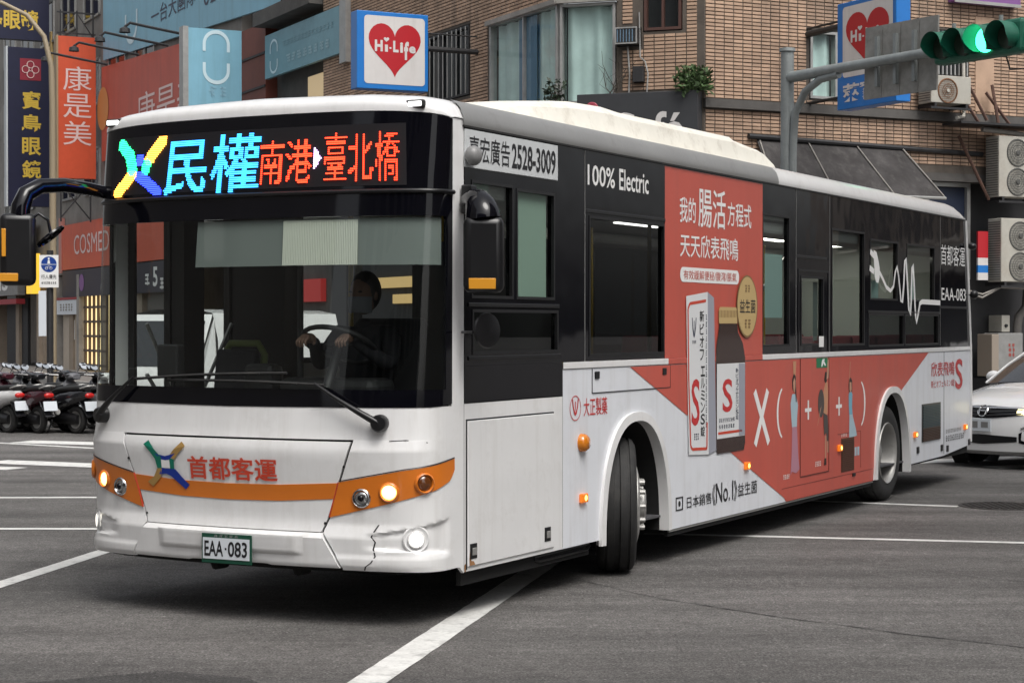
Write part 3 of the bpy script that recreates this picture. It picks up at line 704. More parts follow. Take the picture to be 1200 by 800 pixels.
m = MB(); m.ell((11.60,-.06,2.08), .05,.05,.05,10,8); m.cyl((11.58,.0,2.08),(11.60,-.05,2.08),.02); m.build('rear_camera', 'black_plastic', bus, smooth=60)
# amber side lamps
for s, z, lit in ((1.585, .963, 0), (1.594, .598, 1), (4.611, .613, 1), (6.968, .62, 1), (9.43, .615, 1), (11.42, .6, 1)):
    m = MB()
    if lit:
        m.box(s-.05, s+.05, -.028, -.001, z-.031, z+.031); sm_ = m.build('side_marker', 'amber_lit', bus, bevel=.010)
        m = MB(); m.lathe([(0,.019),(.004,.012),(.005,0)], (s+.005,-.0285,z), (0,-1,0), 12); m.build('bulb', 'amber_bulb', sm_)
    else:
        m.lathe([(0,.062),(.03,.058),(.05,.04),(.055,0)], (s,0,z), (0,-1,0), 20); m.build('side_indicator', 'amber', bus, smooth=50)
# grilles, flaps
m = MB(); m.box(9.70, 10.415, -.006, -.001, .52, .915); gr = m.build('engine_grille', 'black_plastic', bus)
M('grille_blue', (.03,.06,.07), .5); M('grille_brown', (.06,.025,.012), .6)
m = MB()
for k in range(14): m.box(9.73, 10.39, -.014, -.006, .67+.0165*k, .679+.0165*k)
m.build('grille_slats', 'grille_blue', gr)
m = MB()
for k in range(8): m.box(9.73, 10.39, -.014, -.006, .53+.0165*k, .539+.0165*k)
m.build('grille_slats', 'grille_brown', gr)
m = MB()
for a, z in ((9.55,.45),(10.47,.42),(10.70,.40),(11.62,.42)): m.box(a-.04, a+.04, -.01, -.001, z-.035, z+.035)
m.build('latch', 'black_plastic', bus, bevel=.006)
m = MB(); m.box(10.557, 10.563, -.003, -.001, .35, 1.45); m.build('panel_gap', 'print_black', bus)

# ---- wheels
def nuts(w, y0, y1, far):
    if far: return
    first = None
    for k in range(10):
        a = 2*math.pi*k/10; x, z = .166*math.cos(a), .166*math.sin(a)
        if first is None:
            first = MB().cyl((0, y0, 0), (0, y1, 0), .02, .017, 8).build('wheel_nut', 'alloy', w); o = first
        else:
            o = first.copy(); COL.objects.link(o)
        o.location = (x, 0, z)
def wheel(s, t, steer, far=False):
    w = empty('wheel', (s, t, .475), steer, bus); sg = 1 if far else -1       # sg = outward direction
    m = MB(); m.lathe([(-.13,.30),(-.138,.36),(-.135,.42),(-.115,.455),(-.09,.468),(-.088,.458),(-.072,.458),(-.07,.472),(-.022,.475),(-.02,.46),(.02,.46),(.022,.475),(.07,.472),(.072,.458),(.088,.458),(.09,.468),(.115,.455),(.135,.42),(.138,.36),(.13,.30)], (0,0,0), (0,1,0), 56)
    m.build('tyre', 'black_rubber', w, smooth=35)
    m = MB(); m.lathe([(.125*sg,.305),(.14*sg,.297),(.13*sg,.282),(.10*sg,.27),(.06*sg,.262),(.0*sg,.245),(-.03*sg,.20),(-.03*sg,.12),(.0*sg,.11)], (0,0,0), (0,1,0), 40); rm = m.build('rim', 'alloy', w, smooth=40)
    m = MB(); m.lathe([(-.03*sg,.115),(.035*sg,.105),(.05*sg,.085),(.055*sg,0)], (0,0,0), (0,1,0), 24); m.build('hub', 'alloy', w, smooth=40)
    nuts(w, -.03*sg, .01*sg, far)
    return w
def wheel_front(s, t, steer, far=False):
    """steered front wheel: rim nearly flush with the hub standing proud"""
    w = wheel(s, t, steer, far)
    sg = 1 if far else -1
    m = MB(); m.lathe([(.10*sg,.285),(.15*sg,.27),(.165*sg,.21),(.165*sg,.12),(.20*sg,.11),(.215*sg,.09),(.22*sg,0)], (0,0,0), (0,1,0), 36); d_ = m.build('wheel_disc', 'alloy', w, smooth=35)
    nuts(w, .16*sg, .205*sg, far)
wheel_front(A1+.03, .17, R(27)); wheel_front(A1, W-.2, R(27), True)
wheel(A2-.02, .17, 0); wheel(A2-.02, W-.17, 0, True)
m = MB(); m.box(2.75, 2.80, .15, .5, .12, .55); m.build('mud_flap', 'black_rubber', bus)

# ---- side graphics (flat print on the skin, each sheet a few millimetres proud)
def smap(off): return lambda s, z: (s, -off, z)
def sd_(name, pts, mat, off, parent=None):
    m = MB(); m.poly([(s, -off, z) for s, z in pts]); return m.build(name, mat, parent or bus)
def srect(name, a, b, c, d, mat, off, parent=None): return sd_(name, [(a,c),(b,c),(b,d),(a,d)], mat, off, parent)
def stext(name, txt, a, b, c, d, mat, off, bold=.0, parent=None, shear=0.0, vert=False):
    m = MB(); (put_vert if vert else put_text)(m, txt, a, b, c, d, smap(off), bold) if vert else put_text(m, txt, a, b, c, d, smap(off), bold, shear)
    return m.build(name, mat, parent or bus)
# notice board above the driver's window
M('board_white', (.55,.57,.58), .5, var=.05, vs=6)
m = MB(); m.box(.0, 1.222, -.008, -.001, 2.668, 2.893); nb = m.build('notice_board', 'board_white', bus, bevel=.003)
stext('notice_text', '嘉宏廣告', .05, .56, 2.705, 2.86, 'print_black', .010, .004, nb); stext('notice_text', '2528-3009', .585, 1.185, 2.70, 2.855, 'print_black', .010, .022, nb)
m = MB(); m.box(1.64, 2.965, -.004, -.001, 2.53, 2.885); qp = m.build('electric_panel', 'black_gloss', bus)
stext('electric_text', '100%', 1.668, 2.10, 2.672, 2.81, 'print_white', .0055, .012, qp); stext('electric_text', 'Electric', 2.17, 2.67, 2.668, 2.815, 'print_white', .0055, .012, qp)
# red wrap: upper sheet, lower sheet with the two slanted ends
up = srect('advert_upper', 2.97, 4.985, 1.500, 2.893, 'print_red', .0015)
m = MB(); ss = list(np.linspace(2.36, 9.95, 240)); lo, hi = [], []
for s in ss:
    zl = max(zlow(s)+.001, float(np.interp(s, [2.36, 5.51, 5.6], [1.449, .282, .2])) if s < 5.6 else 0)
    zh = 1.449; zr = float(np.interp(s, [8.94, 9.97], [1.08, 1.458])) if s > 8.94 else 0
    zl = min(max(zl, zr), zh)
    if abs(s-A1) < HW: zl = max(zl, arch(s, A1, HW, HT))
    lo.append((s, -.003, zl)); hi.append((s, -.003, zh))
m.grid([lo, hi]); adl = m.build('advert_lower', 'print_red', bus)
stext('advert_headline', '我的', 3.24, 3.55, 2.50, 2.69, 'print_white', .004, .008, up)
stext('advert_headline', '腸活', 3.60, 4.16, 2.48, 2.78, 'print_white', .004, .006, up)
stext('advert_headline', '方程式', 4.20, 4.72, 2.515, 2.705, 'print_white', .004, .008, up)
stext('advert_headline', '天天欣表飛鳴', 3.25, 4.43, 2.245, 2.42, 'print_white', .004, .006, up)
pill = [(3.30+.05*math.cos(a), 2.115+.055*math.sin(a)) for a in np.linspace(math.pi/2, 1.5*math.pi, 9)] + [(4.40+.05*math.cos(a), 2.115+.055*math.sin(a)) for a in np.linspace(-math.pi/2, math.pi/2, 9)]
pp = sd_('advert_pill', pill, 'print_white', .004, up); stext('advert_small_print', '有效緩解便秘/腹瀉/脹氣', 3.31, 4.39, 2.08, 2.15, 'print_red', .0055, .003, pp)
# product box
M('box_white', (.66,.67,.68), .45); M('box_side', (.30,.31,.36), .5); M('text_navy', (.02,.025,.06), .5); M('gold', (.50,.36,.16), .4); M('bottle', (.035,.016,.012), .25, coat=.4); M('gold_dark', (.22,.13,.05), .4)
bx = sd_('advert_box', [(3.405,.772),(3.80,.752),(3.775,1.992),(3.352,1.955)], 'box_white', .009)
sd_('box_side_face', [(3.80,.752),(3.955,.775),(3.905,1.95),(3.775,1.992)], 'box_side', .009, bx)
m = MB()
for (a, b) in (((3.40,1.35),(3.385,1.86)), ((3.385,1.86),(3.42,1.90)), ((3.42,1.90),(3.74,1.925)), ((3.44,.84),(3.40,1.35)), ((3.47,.81),(3.44,.84)), ((3.47,.81),(3.76,.80)), ((3.76,.80),(3.765,1.0))):
    d = Vector((b[0]-a[0], b[1]-a[1])).normalized(); nn = Vector((-d.y, d.x))*.011
    m.poly([(a[0]+nn.x,-.0105,a[1]+nn.y),(b[0]+nn.x,-.0105,b[1]+nn.y),(b[0]-nn.x,-.0105,b[1]-nn.y),(a[0]-nn.x,-.0105,a[1]-nn.y)])
m.build('box_border', 'text_red', bx)
stext('box_letter', 'S', 3.455, 3.615, .985, 1.335, 'text_logo_red', .0105, .012, bx)
m = MB(); put_vert(m, '新ビオフ', 3.615, 3.70, 1.46, 1.85, smap(.0105), .015); put_vert(m, 'ェルミンS錠', 3.635, 3.72, .885, 1.43, smap(.0105), .012); m.build('box_name', 'print_black', bx)
m = MB(); marks(16, 3.735, 3.76, .95, 1.82, smap(.0105), m, True); marks(3, 3.50, 3.60, .875, .925, smap(.0105), m); marks(4, 3.465, 3.545, 1.60, 1.625, smap(.0105), m); stuff(m.build('box_small_print', 'text_navy', bx))
def eagle(mb, cs, cz, w, h, off):
    mb.grid([[(cs+w*x, -off, cz+h*y) for x, y in ((-1,1),(-.75,0),(-.35,-.8),(0,-1))], [(cs+w*x, -off, cz+h*y) for x, y in ((-.72,1),(-.5,.1),(-.2,-.45),(0,-.6))]])
    mb.grid([[(cs+w*x, -off, cz+h*y) for x, y in ((1,1),(.75,0),(.35,-.8),(0,-1))], [(cs+w*x, -off, cz+h*y) for x, y in ((.72,1),(.5,.1),(.2,-.45),(0,-.6))]])
    mb.grid([[(cs+w*x, -off, cz+h*y) for x, y in ((-.12,.7),(-.1,0),(-.05,-.5))], [(cs+w*x, -off, cz+h*y) for x, y in ((.12,.7),(.1,0),(.05,-.5))]])
m = MB(); eagle(m, 3.505, 1.72, .045, .075, .0105); m.build('box_emblem', 'text_navy', bx)
# bottle
bt = [(3.985,.745),(4.55,.745),(4.575,.80),(4.575,1.48),(4.52,1.60),(4.42,1.68),(4.40,1.75),(4.02,1.75),(4.0,1.68),(3.96,1.58),(3.95,1.48),(3.95,.80)]
bo = sd_('advert_bottle', bt, 'bottle', .0085)
srect('bottle_label', 3.965, 4.565, .86, 1.44, 'box_white', .010, bo)
srect('bottle_label_shade', 4.43, 4.565, .865, 1.435, 'box_side', .0112, bo)
stext('bottle_letter', 'S', 4.08, 4.29, 1.06, 1.32, 'text_logo_red', .0115, .012, bo)
m = MB(); put_vert(m, '新ビオフェルミンS錠', 4.36, 4.42, .99, 1.40, smap(.0118), .004); m.build('bottle_name_print', 'text_navy', bo)
m = marks(8, 4.0, 4.34, .985, 1.015, smap(.0118)); marks(7, 4.0, 4.34, .935, .965, smap(.0118), m); stuff(m.build('bottle_small_print', 'text_navy', bo))
srect('bottle_label_line', 3.99, 4.50, .892, .912, 'text_red', .0112, bo)
cp = sd_('bottle_cap', [(4.005,1.752),(4.395,1.752),(4.395,1.86),(4.37,1.88),(4.03,1.88),(4.005,1.86)], 'gold', .010, bo)
m = MB()
for k in range(12): m.box(4.02+.031*k, 4.03+.031*k, -.0115, -.0105, 1.80, 1.855)
m.build('cap_ribs', 'gold_dark', cp)
# medal
md = sd_('advert_medal', [(4.61+.232*math.cos(a), 1.89+.25*math.sin(a)) for a in np.linspace(0, 2*math.pi, 40)[:-1]], 'gold_dark', .012)
sd_('medal_face', [(4.61+.215*math.cos(a), 1.89+.235*math.sin(a)) for a in np.linspace(0, 2*math.pi, 40)[:-1]], 'gold', .0132, md)
stext('medal_text', '益生菌', 4.44, 4.79, 1.835, 1.945, 'print_black', .0145, .006, md); stuff(marks(2, 4.53, 4.69, 1.71, 1.785, smap(.0145), marks(2, 4.545, 4.675, 2.0, 2.06, smap(.0145))).build('medal_marks', 'gold_dark', md))
# formula signs
def stroke(name, pts, w, mat, off, parent):
    m = MB(); P = [Vector(p) for p in pts]; l, r = [], []
    for i, p in enumerate(P):
        d = (P[min(i+1, len(P)-1)]-P[max(i-1, 0)]).normalized(); ww = w[i] if isinstance(w, (list, tuple)) else w
        l.append((p.x-d.y*ww, -off, p.y+d.x*ww)); r.append((p.x+d.y*ww, -off, p.y-d.x*ww))
    m.grid([l, r]); return m.build(name, mat, parent)
stroke('multiply_sign', [(4.80,1.205),(5.13,.765)], .034, 'print_white', .0045, adl); stroke('multiply_sign', [(5.10,1.205),(4.81,.765)], .034, 'print_white', .0058, adl)
for sg, c in ((1, 5.50), (-1, 7.58)):
    pts = [(c-sg*.16*math.cos(a), 1.0+.21*math.sin(a)*1.02) for a in np.linspace(-1.25, 1.25, 15)]
    stroke('bracket_sign', pts, [.008+.012*math.cos(x*1.2) for x in np.linspace(-1.25, 1.25, 15)], 'print_white', .0045, adl)
for c in (6.115, 6.965):
    stroke('plus_sign', [(c-.085,1.0),(c+.085,1.0)], .016, 'print_white', .0045, adl); stroke('plus_sign', [(c,.915),(c,1.085)], .018, 'print_white', .0055, adl)
# the three small printed figures (flat print)
M('p_skin', (.50,.27,.18), .5); M('p_hair', (.03,.018,.014), .5); M('p_blue', (.36,.48,.55), .5); M('p_pink', (.42,.20,.26), .5); M('p_dark', (.07,.055,.05), .5); M('p_tan', (.50,.25,.14), .5); M('p_cyan', (.16,.38,.50), .5)
f1 = sd_('printed_figure', [(5.66,1.07),(5.70,1.15),(5.80,1.15),(5.85,1.05),(5.83,.97),(5.82,.86),(5.70,.86),(5.68,.95)], 'p_blue', .0045, adl)
sd_('figure_skirt', [(5.70,.87),(5.82,.87),(5.86,.6),(5.89,.50),(5.80,.47),(5.70,.49),(5.66,.46),(5.69,.65)], 'p_pink', .005, f1)
sd_('figure_hair', [(5.70,1.28),(5.74,1.325),(5.79,1.30),(5.80,1.2),(5.815,1.08),(5.79,1.08),(5.77,1.2),(5.72,1.18),(5.70,1.22)], 'p_hair', .0055, f1)
sd_('figure_face', [(5.73,1.18),(5.72,1.25),(5.75,1.29),(5.78,1.26),(5.775,1.2),(5.76,1.16)], 'p_skin', .006, f1)
sd_('figure_arm', [(5.73,1.29),(5.72,1.43),(5.80,1.43),(5.785,1.29)], 'p_tan', .005, f1)
f2 = sd_('printed_figure', [(6.56,1.2),(6.50,1.1),(6.52,.98),(6.55,.9),(6.64,.95),(6.655,1.1),(6.64,1.22),(6.60,1.25)], 'p_tan', .0045, adl)
sd_('figure_hair', [(6.545,1.25),(6.57,1.32),(6.63,1.32),(6.645,1.26),(6.61,1.23),(6.575,1.22)], 'p_hair', .005, f2)
sd_('figure_bag', [(6.46+.085*math.cos(a), 1.045+.125*math.sin(a)) for a in np.linspace(0, 2*math.pi, 20)[:-1]], 'p_dark', .0055, f2)
sd_('figure_trousers', [(6.52,.96),(6.64,.93),(6.66,.82),(6.66,.70),(6.62,.70),(6.60,.78),(6.545,.75),(6.53,.85)], 'p_dark', .006, f2)
sd_('figure_leg', [(6.575,.75),(6.61,.75),(6.60,.52),(6.57,.52)], 'p_skin', .005, f2); sd_('figure_leg', [(6.63,.71),(6.66,.71),(6.665,.60),(6.63,.6)], 'p_skin', .005, f2)
sd_('figure_shoe', [(6.54,.49),(6.61,.49),(6.605,.55),(6.555,.55)], 'p_hair', .0055, f2)
sd_('figure_arm', [(6.44,1.0),(6.47,1.02),(6.37,.86),(6.35,.84)], 'p_skin', .006, f2); sd_('figure_arm', [(6.61,1.25),(6.665,1.27),(6.68,1.43),(6.64,1.43)], 'p_skin', .0052, f2)
f3 = sd_('printed_figure', [(7.25,1.10),(7.30,1.14),(7.36,1.10),(7.35,.97),(7.37,.9),(7.27,.9),(7.25,1.0)], 'p_cyan', .0045, adl)
sd_('figure_trousers', [(7.27,.91),(7.36,.91),(7.47,.76),(7.50,.705),(7.37,.70),(7.36,.66),(7.26,.66)], 'p_blue', .005, f3)
sd_('figure_hair', [(7.245,1.19),(7.26,1.24),(7.31,1.255),(7.355,1.22),(7.35,1.12),(7.255,1.12)], 'p_hair', .005, f3)
sd_('figure_face', [(7.27,1.14),(7.275,1.21),(7.325,1.21),(7.335,1.14),(7.30,1.11)], 'p_skin', .0055, f3)
sd_('figure_arm', [(7.255,1.2),(7.275,1.2),(7.30,1.40),(7.285,1.40)], 'p_skin', .005, f3)
m = MB()
for a, b, c, d in ((5.48,5.64,.435,.475), (6.30,6.46,.49,.535), (7.03,7.2,.715,.745)): marks(4, a, b, c, d, smap(.0045), m)
stuff(m.build('advert_small_print', 'print_white', adl))
for c in (7.46, 7.54): sd_('printed_shoe', [(c-.03,.52),(c+.03,.52),(c+.03,.60),(c-.03,.60)], 'p_blue', .0045, adl)
# emergency door outline, exit sticker, vent flap
m = MB()
for a in ((5.902, 5.911, .43, 1.449), (5.905, 6.678, .426, .434), (6.672, 6.679, .43, 1.449)): m.box(a[0], a[1], -.0075, -.0035, a[2], a[3])
m.build('emergency_door_gap', M('gap_red', (.10,.02,.015), .6), bus)
m = MB()
for a in ((5.86, 6.67, 2.205, 2.222), (5.86, 5.875, 1.51, 2.205), (6.655, 6.67, 1.51, 2.205)): m.box(a[0], a[1], -.005, -.001, a[2], a[3])
m.build('emergency_door_frame', 'black_plastic', bus)
M('exit_green', (.01,.17,.07), .4)
ex_ = srect('exit_sticker', 6.33, 6.64, 1.36, 1.447, 'exit_green', .005); sd_('exit_figure', [(6.46,1.37),(6.49,1.37),(6.52,1.40),(6.56,1.375),(6.59,1.38),(6.54,1.42),(6.56,1.437),(6.50,1.437),(6.47,1.415)], 'print_white', .0062, ex_)
sticker = srect('window_sticker', 6.40, 6.53, 1.545, 1.64, 'print_white', .0055)
m = MB(); m.box(7.03, 7.41, -.007, -.0035, .392, .70); vf = m.build('charging_flap', M('flap_brown', (.085,.03,.014), .6), bus)
m = MB()
for k in range(16): m.box(7.045, 7.395, -.012, -.007, .405+.0182*k, .413+.0182*k)
m.build('flap_slats', 'flap_brown', vf)
m = MB()
for a in ((6.93, 7.62, .742, .746), (7.615, 7.62, .40, .742)): m.box(a[0], a[1], -.0048, -.0035, a[2], a[3])
m.box(5.45, 8.0, -.0048, -.0035, .36, .364); m.build('panel_gap', 'gap_red', bus)
m = MB(); m.box(7.36, 7.44, -.014, -.0035, .335, .36); m.build('latch', 'black_plastic', bus)
M('concrete_print', (.12,.12,.12), .6)
# texts on white skin
m = MB(); eagle(m, 1.49, 1.20, .05, .055, .003); m.lathe([(0,.083),(.0,.077)], (1.49,-.003,1.195), (0,-1,0), 28); m.build('maker_emblem', 'text_logo_red', bus)
stext('maker_name', '大正製藥', 1.615, 1.985, 1.135, 1.255, 'text_logo_red', .003, .004)
stext('slogan', '日本銷售', 3.385, 3.87, .372, .462, 'print_black', .0035, .004); stext('slogan', '《', 3.885, 3.955, .35, .515, 'print_black', .0035, .004); stext('slogan', 'No.1', 3.965, 4.33, .362, .518, 'print_black', .0035, .006)
stext('slogan', '》', 4.345, 4.415, .35, .515, 'print_black', .0035, .004); stext('slogan', '益生菌', 4.43, 4.86, .378, .482, 'print_black', .0035, .004)
m = MB()
for a in ((3.175,3.31,.372,.382),(3.175,3.31,.462,.472),(3.175,3.19,.382,.462),(3.295,3.31,.382,.462)): m.box(a[0], a[1], -.0035, -.002, a[2], a[3])
m.poly([(3.243+.022*math.cos(a), -.0035, .422+.022*math.sin(a)) for a in np.linspace(0, 2*math.pi, 13)[:-1]]); m.build('slogan_mark', 'print_black', bus)
stext('rear_advert_text', '欣表飛鳴', 10.05, 10.98, 1.19, 1.345, 'text_logo_red', .004, .005); stext('rear_advert_text', 'S', 11.02, 11.33, 1.03, 1.365, 'text_logo_red', .004, .012); stext('rear_advert_text', '新ビオフェルミンS錠', 10.05, 10.98, 1.07, 1.15, 'text_logo_red', .004, .004)
stuff(marks(10, 10.63, 11.28, .565, .605, smap(.003)).build('rear_notice', 'rail_grey', bus)); stuff(marks(9, 10.63, 11.4, .475, .54, smap(.003)).build('rear_notice', 'concrete_print', bus))
stext('operator_name', '首都客運', 10.42, 11.42, 2.385, 2.605, 'print_white', .003, .0); stext('fleet_number', 'EAA-083', 10.45, 11.46, 2.005, 2.14, 'print_white', .003, .006)
# white plug with a wave shaped cable
plug = stroke('plug_print', [(7.90,2.44),(8.02,2.40)], .028, 'print_white', .006, bus); stroke('plug_prong', [(7.88,2.285),(8.02,2.25)], .028, 'print_white', .006, plug)
sd_('plug_body', [(8.0,2.46),(8.10,2.44),(8.16,2.36),(8.20,2.29),(8.20,2.2),(8.16,2.145),(8.09,2.15),(8.04,2.2)], 'print_white', .0065, plug)
cab = [(8.19,2.25),(8.30,2.19),(8.42,2.11),(8.56,2.075),(8.66,2.12),(8.72,2.26),(8.78,2.32),(8.84,2.22),(8.92,1.98),(8.97,1.97),(9.02,2.15),(9.05,2.38),(9.09,2.41),(9.13,2.25),(9.20,1.90),(9.255,1.84),(9.285,2.0),(9.31,2.32),(9.345,2.36),(9.38,2.2),(9.44,1.84),(9.48,1.765),(9.53,1.84),(9.60,1.96),(9.68,1.98),(10.0,1.978),(10.38,1.975)]
stroke('plug_cable', cab, [.02]*9+[.026]*(len(cab)-9), 'print_white', .007, plug)

# ---- wipers
def wiper(q0, z0, q1, z1, qa, za, qb, zb):
    p = Vector(FP(q0, z0)); n_ = FN(q0, z0)
    m = MB(); m.lathe([(0,.05),(.05,.05),(.065,.042),(.07,0)], p, n_, 20); wp = m.build('wiper', 'black_plastic', bus, smooth=45)
    m = MB(); pts = [FP(q0+(q1-q0)*k, z0+(z1-z0)*k, .05+.015*math.sin(math.pi*k)) for k in np.linspace(0, 1, 8)]; m.tube(pts, [.022,.021,.019,.016,.013,.011,.01,.009], 8); m.build('wiper_arm', 'black_plastic', wp, smooth=50)
    m = MB(); pts = [FP(qa+(qb-qa)*k, za+(zb-za)*k+.01*math.sin(math.pi*k), .022) for k in np.linspace(0, 1, 24)]; m.tube(pts, .009, 6)
    pts = [FP(qa+(qb-qa)*k, za+(zb-za)*k+.01*math.sin(math.pi*k), .04) for k in np.linspace(.15, .85, 16)]; m.tube(pts, .006, 6); m.build('wiper_blade', 'black_rubber', wp, smooth=50)
wiper(.195, 1.182, .315, 1.405, .30, 1.395, .645, 1.41); wiper(.822, 1.185, .725, 1.425, .745, 1.41, .375, 1.462)
# ---- mirrors
def rbox(name, c, ux, uy, sx, sy, sz, mat, parent, bevel=.03):
    """rounded box with horizontal axes ux,uy"""
    ux = Vector((*ux, 0)).normalized(); uy = Vector((-ux.y, ux.x, 0)); c = Vector(c); m = MB()
    P = [c+ux*a*sx/2+uy*b*sy/2+Vector((0,0,1))*d*sz/2 for d in (-1, 1) for a, b in ((-1,-1),(1,-1),(1,1),(-1,1))]
    m.add([tuple(p) for p in P], [(0,3,2,1),(4,5,6,7),(0,1,5,4),(1,2,6,5),(2,3,7,6),(3,0,4,7)]); return m.build(name, mat, parent, bevel=bevel, seg=3, smooth=40)
# far-side mirror on a swan-neck arm
m = MB(); pts = [(-.30,2.42,2.575),(-.42,2.47,2.595),(-.58,2.53,2.61),(-.74,2.58,2.595),(-.84,2.60,2.54),(-.88,2.605,2.46),(-.885,2.605,2.40)]
m.tube(pts, [.04,.042,.045,.048,.055,.06,.06], 12); ml = m.build('mirror_arm', 'black_gloss', bus, smooth=60)
mh_ = rbox('mirror_head', (-.90,2.61,2.20), (-.67,.74), None, .215, .12, .44, 'black_plastic', bus, .04)
M('reflector_amber', (.62,.27,.02), .35)
rbox('amber_strip', (-.985,2.61,2.03), (-.67,.74), None, .115, .014, .05, 'reflector_amber', mh_, .004)
rbox('amber_strip', (-1.003,2.63,2.24), (-.67,.74), None, .026, .014, .17, 'reflector_amber', mh_, .004)
m = MB(); m.tube([(-.87,2.54,2.38),(-.84,2.50,2.42),(-.80,2.46,2.38),(-.787,2.447,2.28)], .010, 8); m.lathe([(0,.10),(.012,.098),(.02,.06),(.022,0)], (-.787,2.447,2.277), (-.30,.55,.78), 20); m.build('convex_mirror', 'black_gloss', ml, smooth=60)
# near-side mirror
m = MB(); m.box(-.055,.03,-.075,-.01,2.39,2.56); mb_ = m.build('mirror_bracket', 'black_plastic', bus, bevel=.01)
m = MB(); pts = [(-.02,-.04,2.47),(-.05,-.09,2.475),(-.08,-.14,2.455),(-.105,-.175,2.415),(-.12,-.195,2.37),(-.12,-.198,2.35)]; m.tube(pts, [.05,.062,.08,.095,.105,.105], 16); m.build('mirror_arm', 'black_gloss', mb_, smooth=60)
mr_ = rbox('mirror_head', (-.12,-.20,2.145), (-.47,.88), None, .235, .17, .44, 'black_plastic', bus, .045)
rbox('amber_strip', (-.197,-.232,1.978), (-.47,.88), None, .155, .02, .062, 'reflector_amber', mr_, .004)
m = MB(); m.tube([(-.02,0,1.70),(-.10,-.08,1.70),(-.14,-.14,1.70)], .008, 6); cm_ = m.build('round_mirror_rod', 'black_plastic', bus)
m = MB(); m.lathe([(0,.105),(.012,.10),(.02,.06),(.024,0)], (-.05,-.18,1.71), (-.3,-1,.02), 24); m.lathe([(0,.105),(-.005,.0)], (-.05,-.18,1.71), (-.3,-1,.02), 24); m.build('round_mirror', 'black_plastic', cm_, smooth=50)

# ---- interior
M('int_floor', (.06,.06,.065), .7); M('int_ceiling', (.55,.56,.54), .6); M('seat_cloth', (.16,.025,.03), .8, var=.2, vs=9); M('seat_olive', (.15,.19,.05), .6); M('pole_yellow', (.40,.28,.03), .35); M('dash', (.014,.014,.015), .55)
m = MB(); m.box(-.1, 11.55, .04, W-.06, .345, .36); m.build('interior_floor', 'int_floor', bus)
m = MB(); m.box(.1, 11.4, .05, W-.06, 2.62, 2.66); m.build('interior_ceiling', 'int_ceiling', bus)
m = MB(); m.box(11.28, 11.34, .06, W-.06, .36, 2.62); m.build('rear_bulkhead', M('bulkhead', (.52,.56,.52), .6), bus)
m = MB(); m.box(.3, 11.3, .06, .40, 2.50, 2.60); m.box(.3, 11.3, W-.42, W-.07, 2.50, 2.60); m.build('air_duct', 'int_ceiling', bus, bevel=.03)
M('cabin_light', (.8,.8,.75), .4, emit=(1,.95,.85), est=9.0)
for s in (5.0, 6.6, 8.2, 9.8):
    m = MB(); m.box(s, s+.9, 1.15, 1.35, 2.605, 2.615); m.build('cabin_lamp', 'cabin_light', bus)
m = MB(); rows = []
for z, d_ in ((1.26, .0), (1.33, .0)):
    rows.append([FP(q, z, -.03) for q in np.linspace(.06, .94, 40)])
rows.append([(float(.28), t, 1.30) for t in np.linspace(.08, W-.08, 40)]); rows.append([(float(.30), t, .5) for t in np.linspace(.08, W-.08, 40)])
m.grid(rows[1:]); m.build('dashboard', 'dash', bus, smooth=40)
m = MB(); m.box(-.12, .16, .55, 1.25, 1.28, 1.42); m.build('instrument_binnacle', 'dash', bus, bevel=.05)
m = MB(); c = Vector((-.04,.84,1.62)); ax = Vector((.55,0,1)).normalized()
m.tube([tuple(Vector(p)) for p in MB().ring(c, ax, .23, 28)]+[tuple(Vector(MB().ring(c, ax, .23, 28)[0]))], .016, 8); m.cyl(c, c-ax*.3, .03); m.cyl(c+Vector((0,-.22,0)), c+Vector((0,.22,0)), .014); m.build('steering_wheel', 'dash', bus, smooth=60)
def seat(name, s, t, w, mat, z=.80, fm='dash', rev=False, olive=False):
    sg = -1 if rev else 1
    m = MB(); m.box(s-.22, s+.22, t-w/2, t+w/2, z-.10, z); st = m.build(name, mat, bus, bevel=.03)
    m = MB(); m.prism([(s+sg*.18, t-w/2, z), (s+sg*.24, t-w/2, z), (s+sg*.34, t-w/2, z+.62), (s+sg*.27, t-w/2, z+.64)], (0, w, 0)); m.build('seat_back', mat, st, bevel=.025)
    m = MB(); m.box(s-.05, s+.05, t-.05, t+.05, .36, z-.10); m.build('seat_post', fm, st)
    if olive:
        m = MB(); m.tube([(s+sg*.30, t-w/2, z), (s+sg*.37, t-w/2, z+.60), (s+sg*.37, t-w/2+.05, z+.67), (s+sg*.37, t+w/2-.05, z+.67), (s+sg*.37, t+w/2, z+.60), (s+sg*.30, t+w/2, z)], .025, 8); m.build('seat_trim', 'seat_olive', st, smooth=60)
seat('driver_seat', .27, .84, .50, M('seat_dark', (.03,.03,.035), .8), 1.15)
for s in (2.2, 3.1, 4.0, 6.9, 7.7, 8.5, 9.3, 10.2, 11.0):
    seat('passenger_seat', s, .42, .44, 'seat_cloth', 1.0 if s > 6.5 else .82)
    if not 4 < s < 5.4: seat('passenger_seat', s, W-.45, .44, 'seat_cloth', 1.0 if s > 6.5 else .82)
seat('folding_seat', .12, 1.93, .32, 'seat_dark', .95, olive=True)
for s, t in ((1.5, 1.75), (2.8, .75), (2.8, 1.75), (4.4, .75), (5.4, 1.75), (6.5, .75), (8.0, .8), (8.0, 1.7), (9.6, 1.7)):
    m = MB(); m.cyl((s, t, .36), (s, t, 2.6), .018, n=8); m.build('grab_pole', 'pole_yellow', bus, smooth=60)
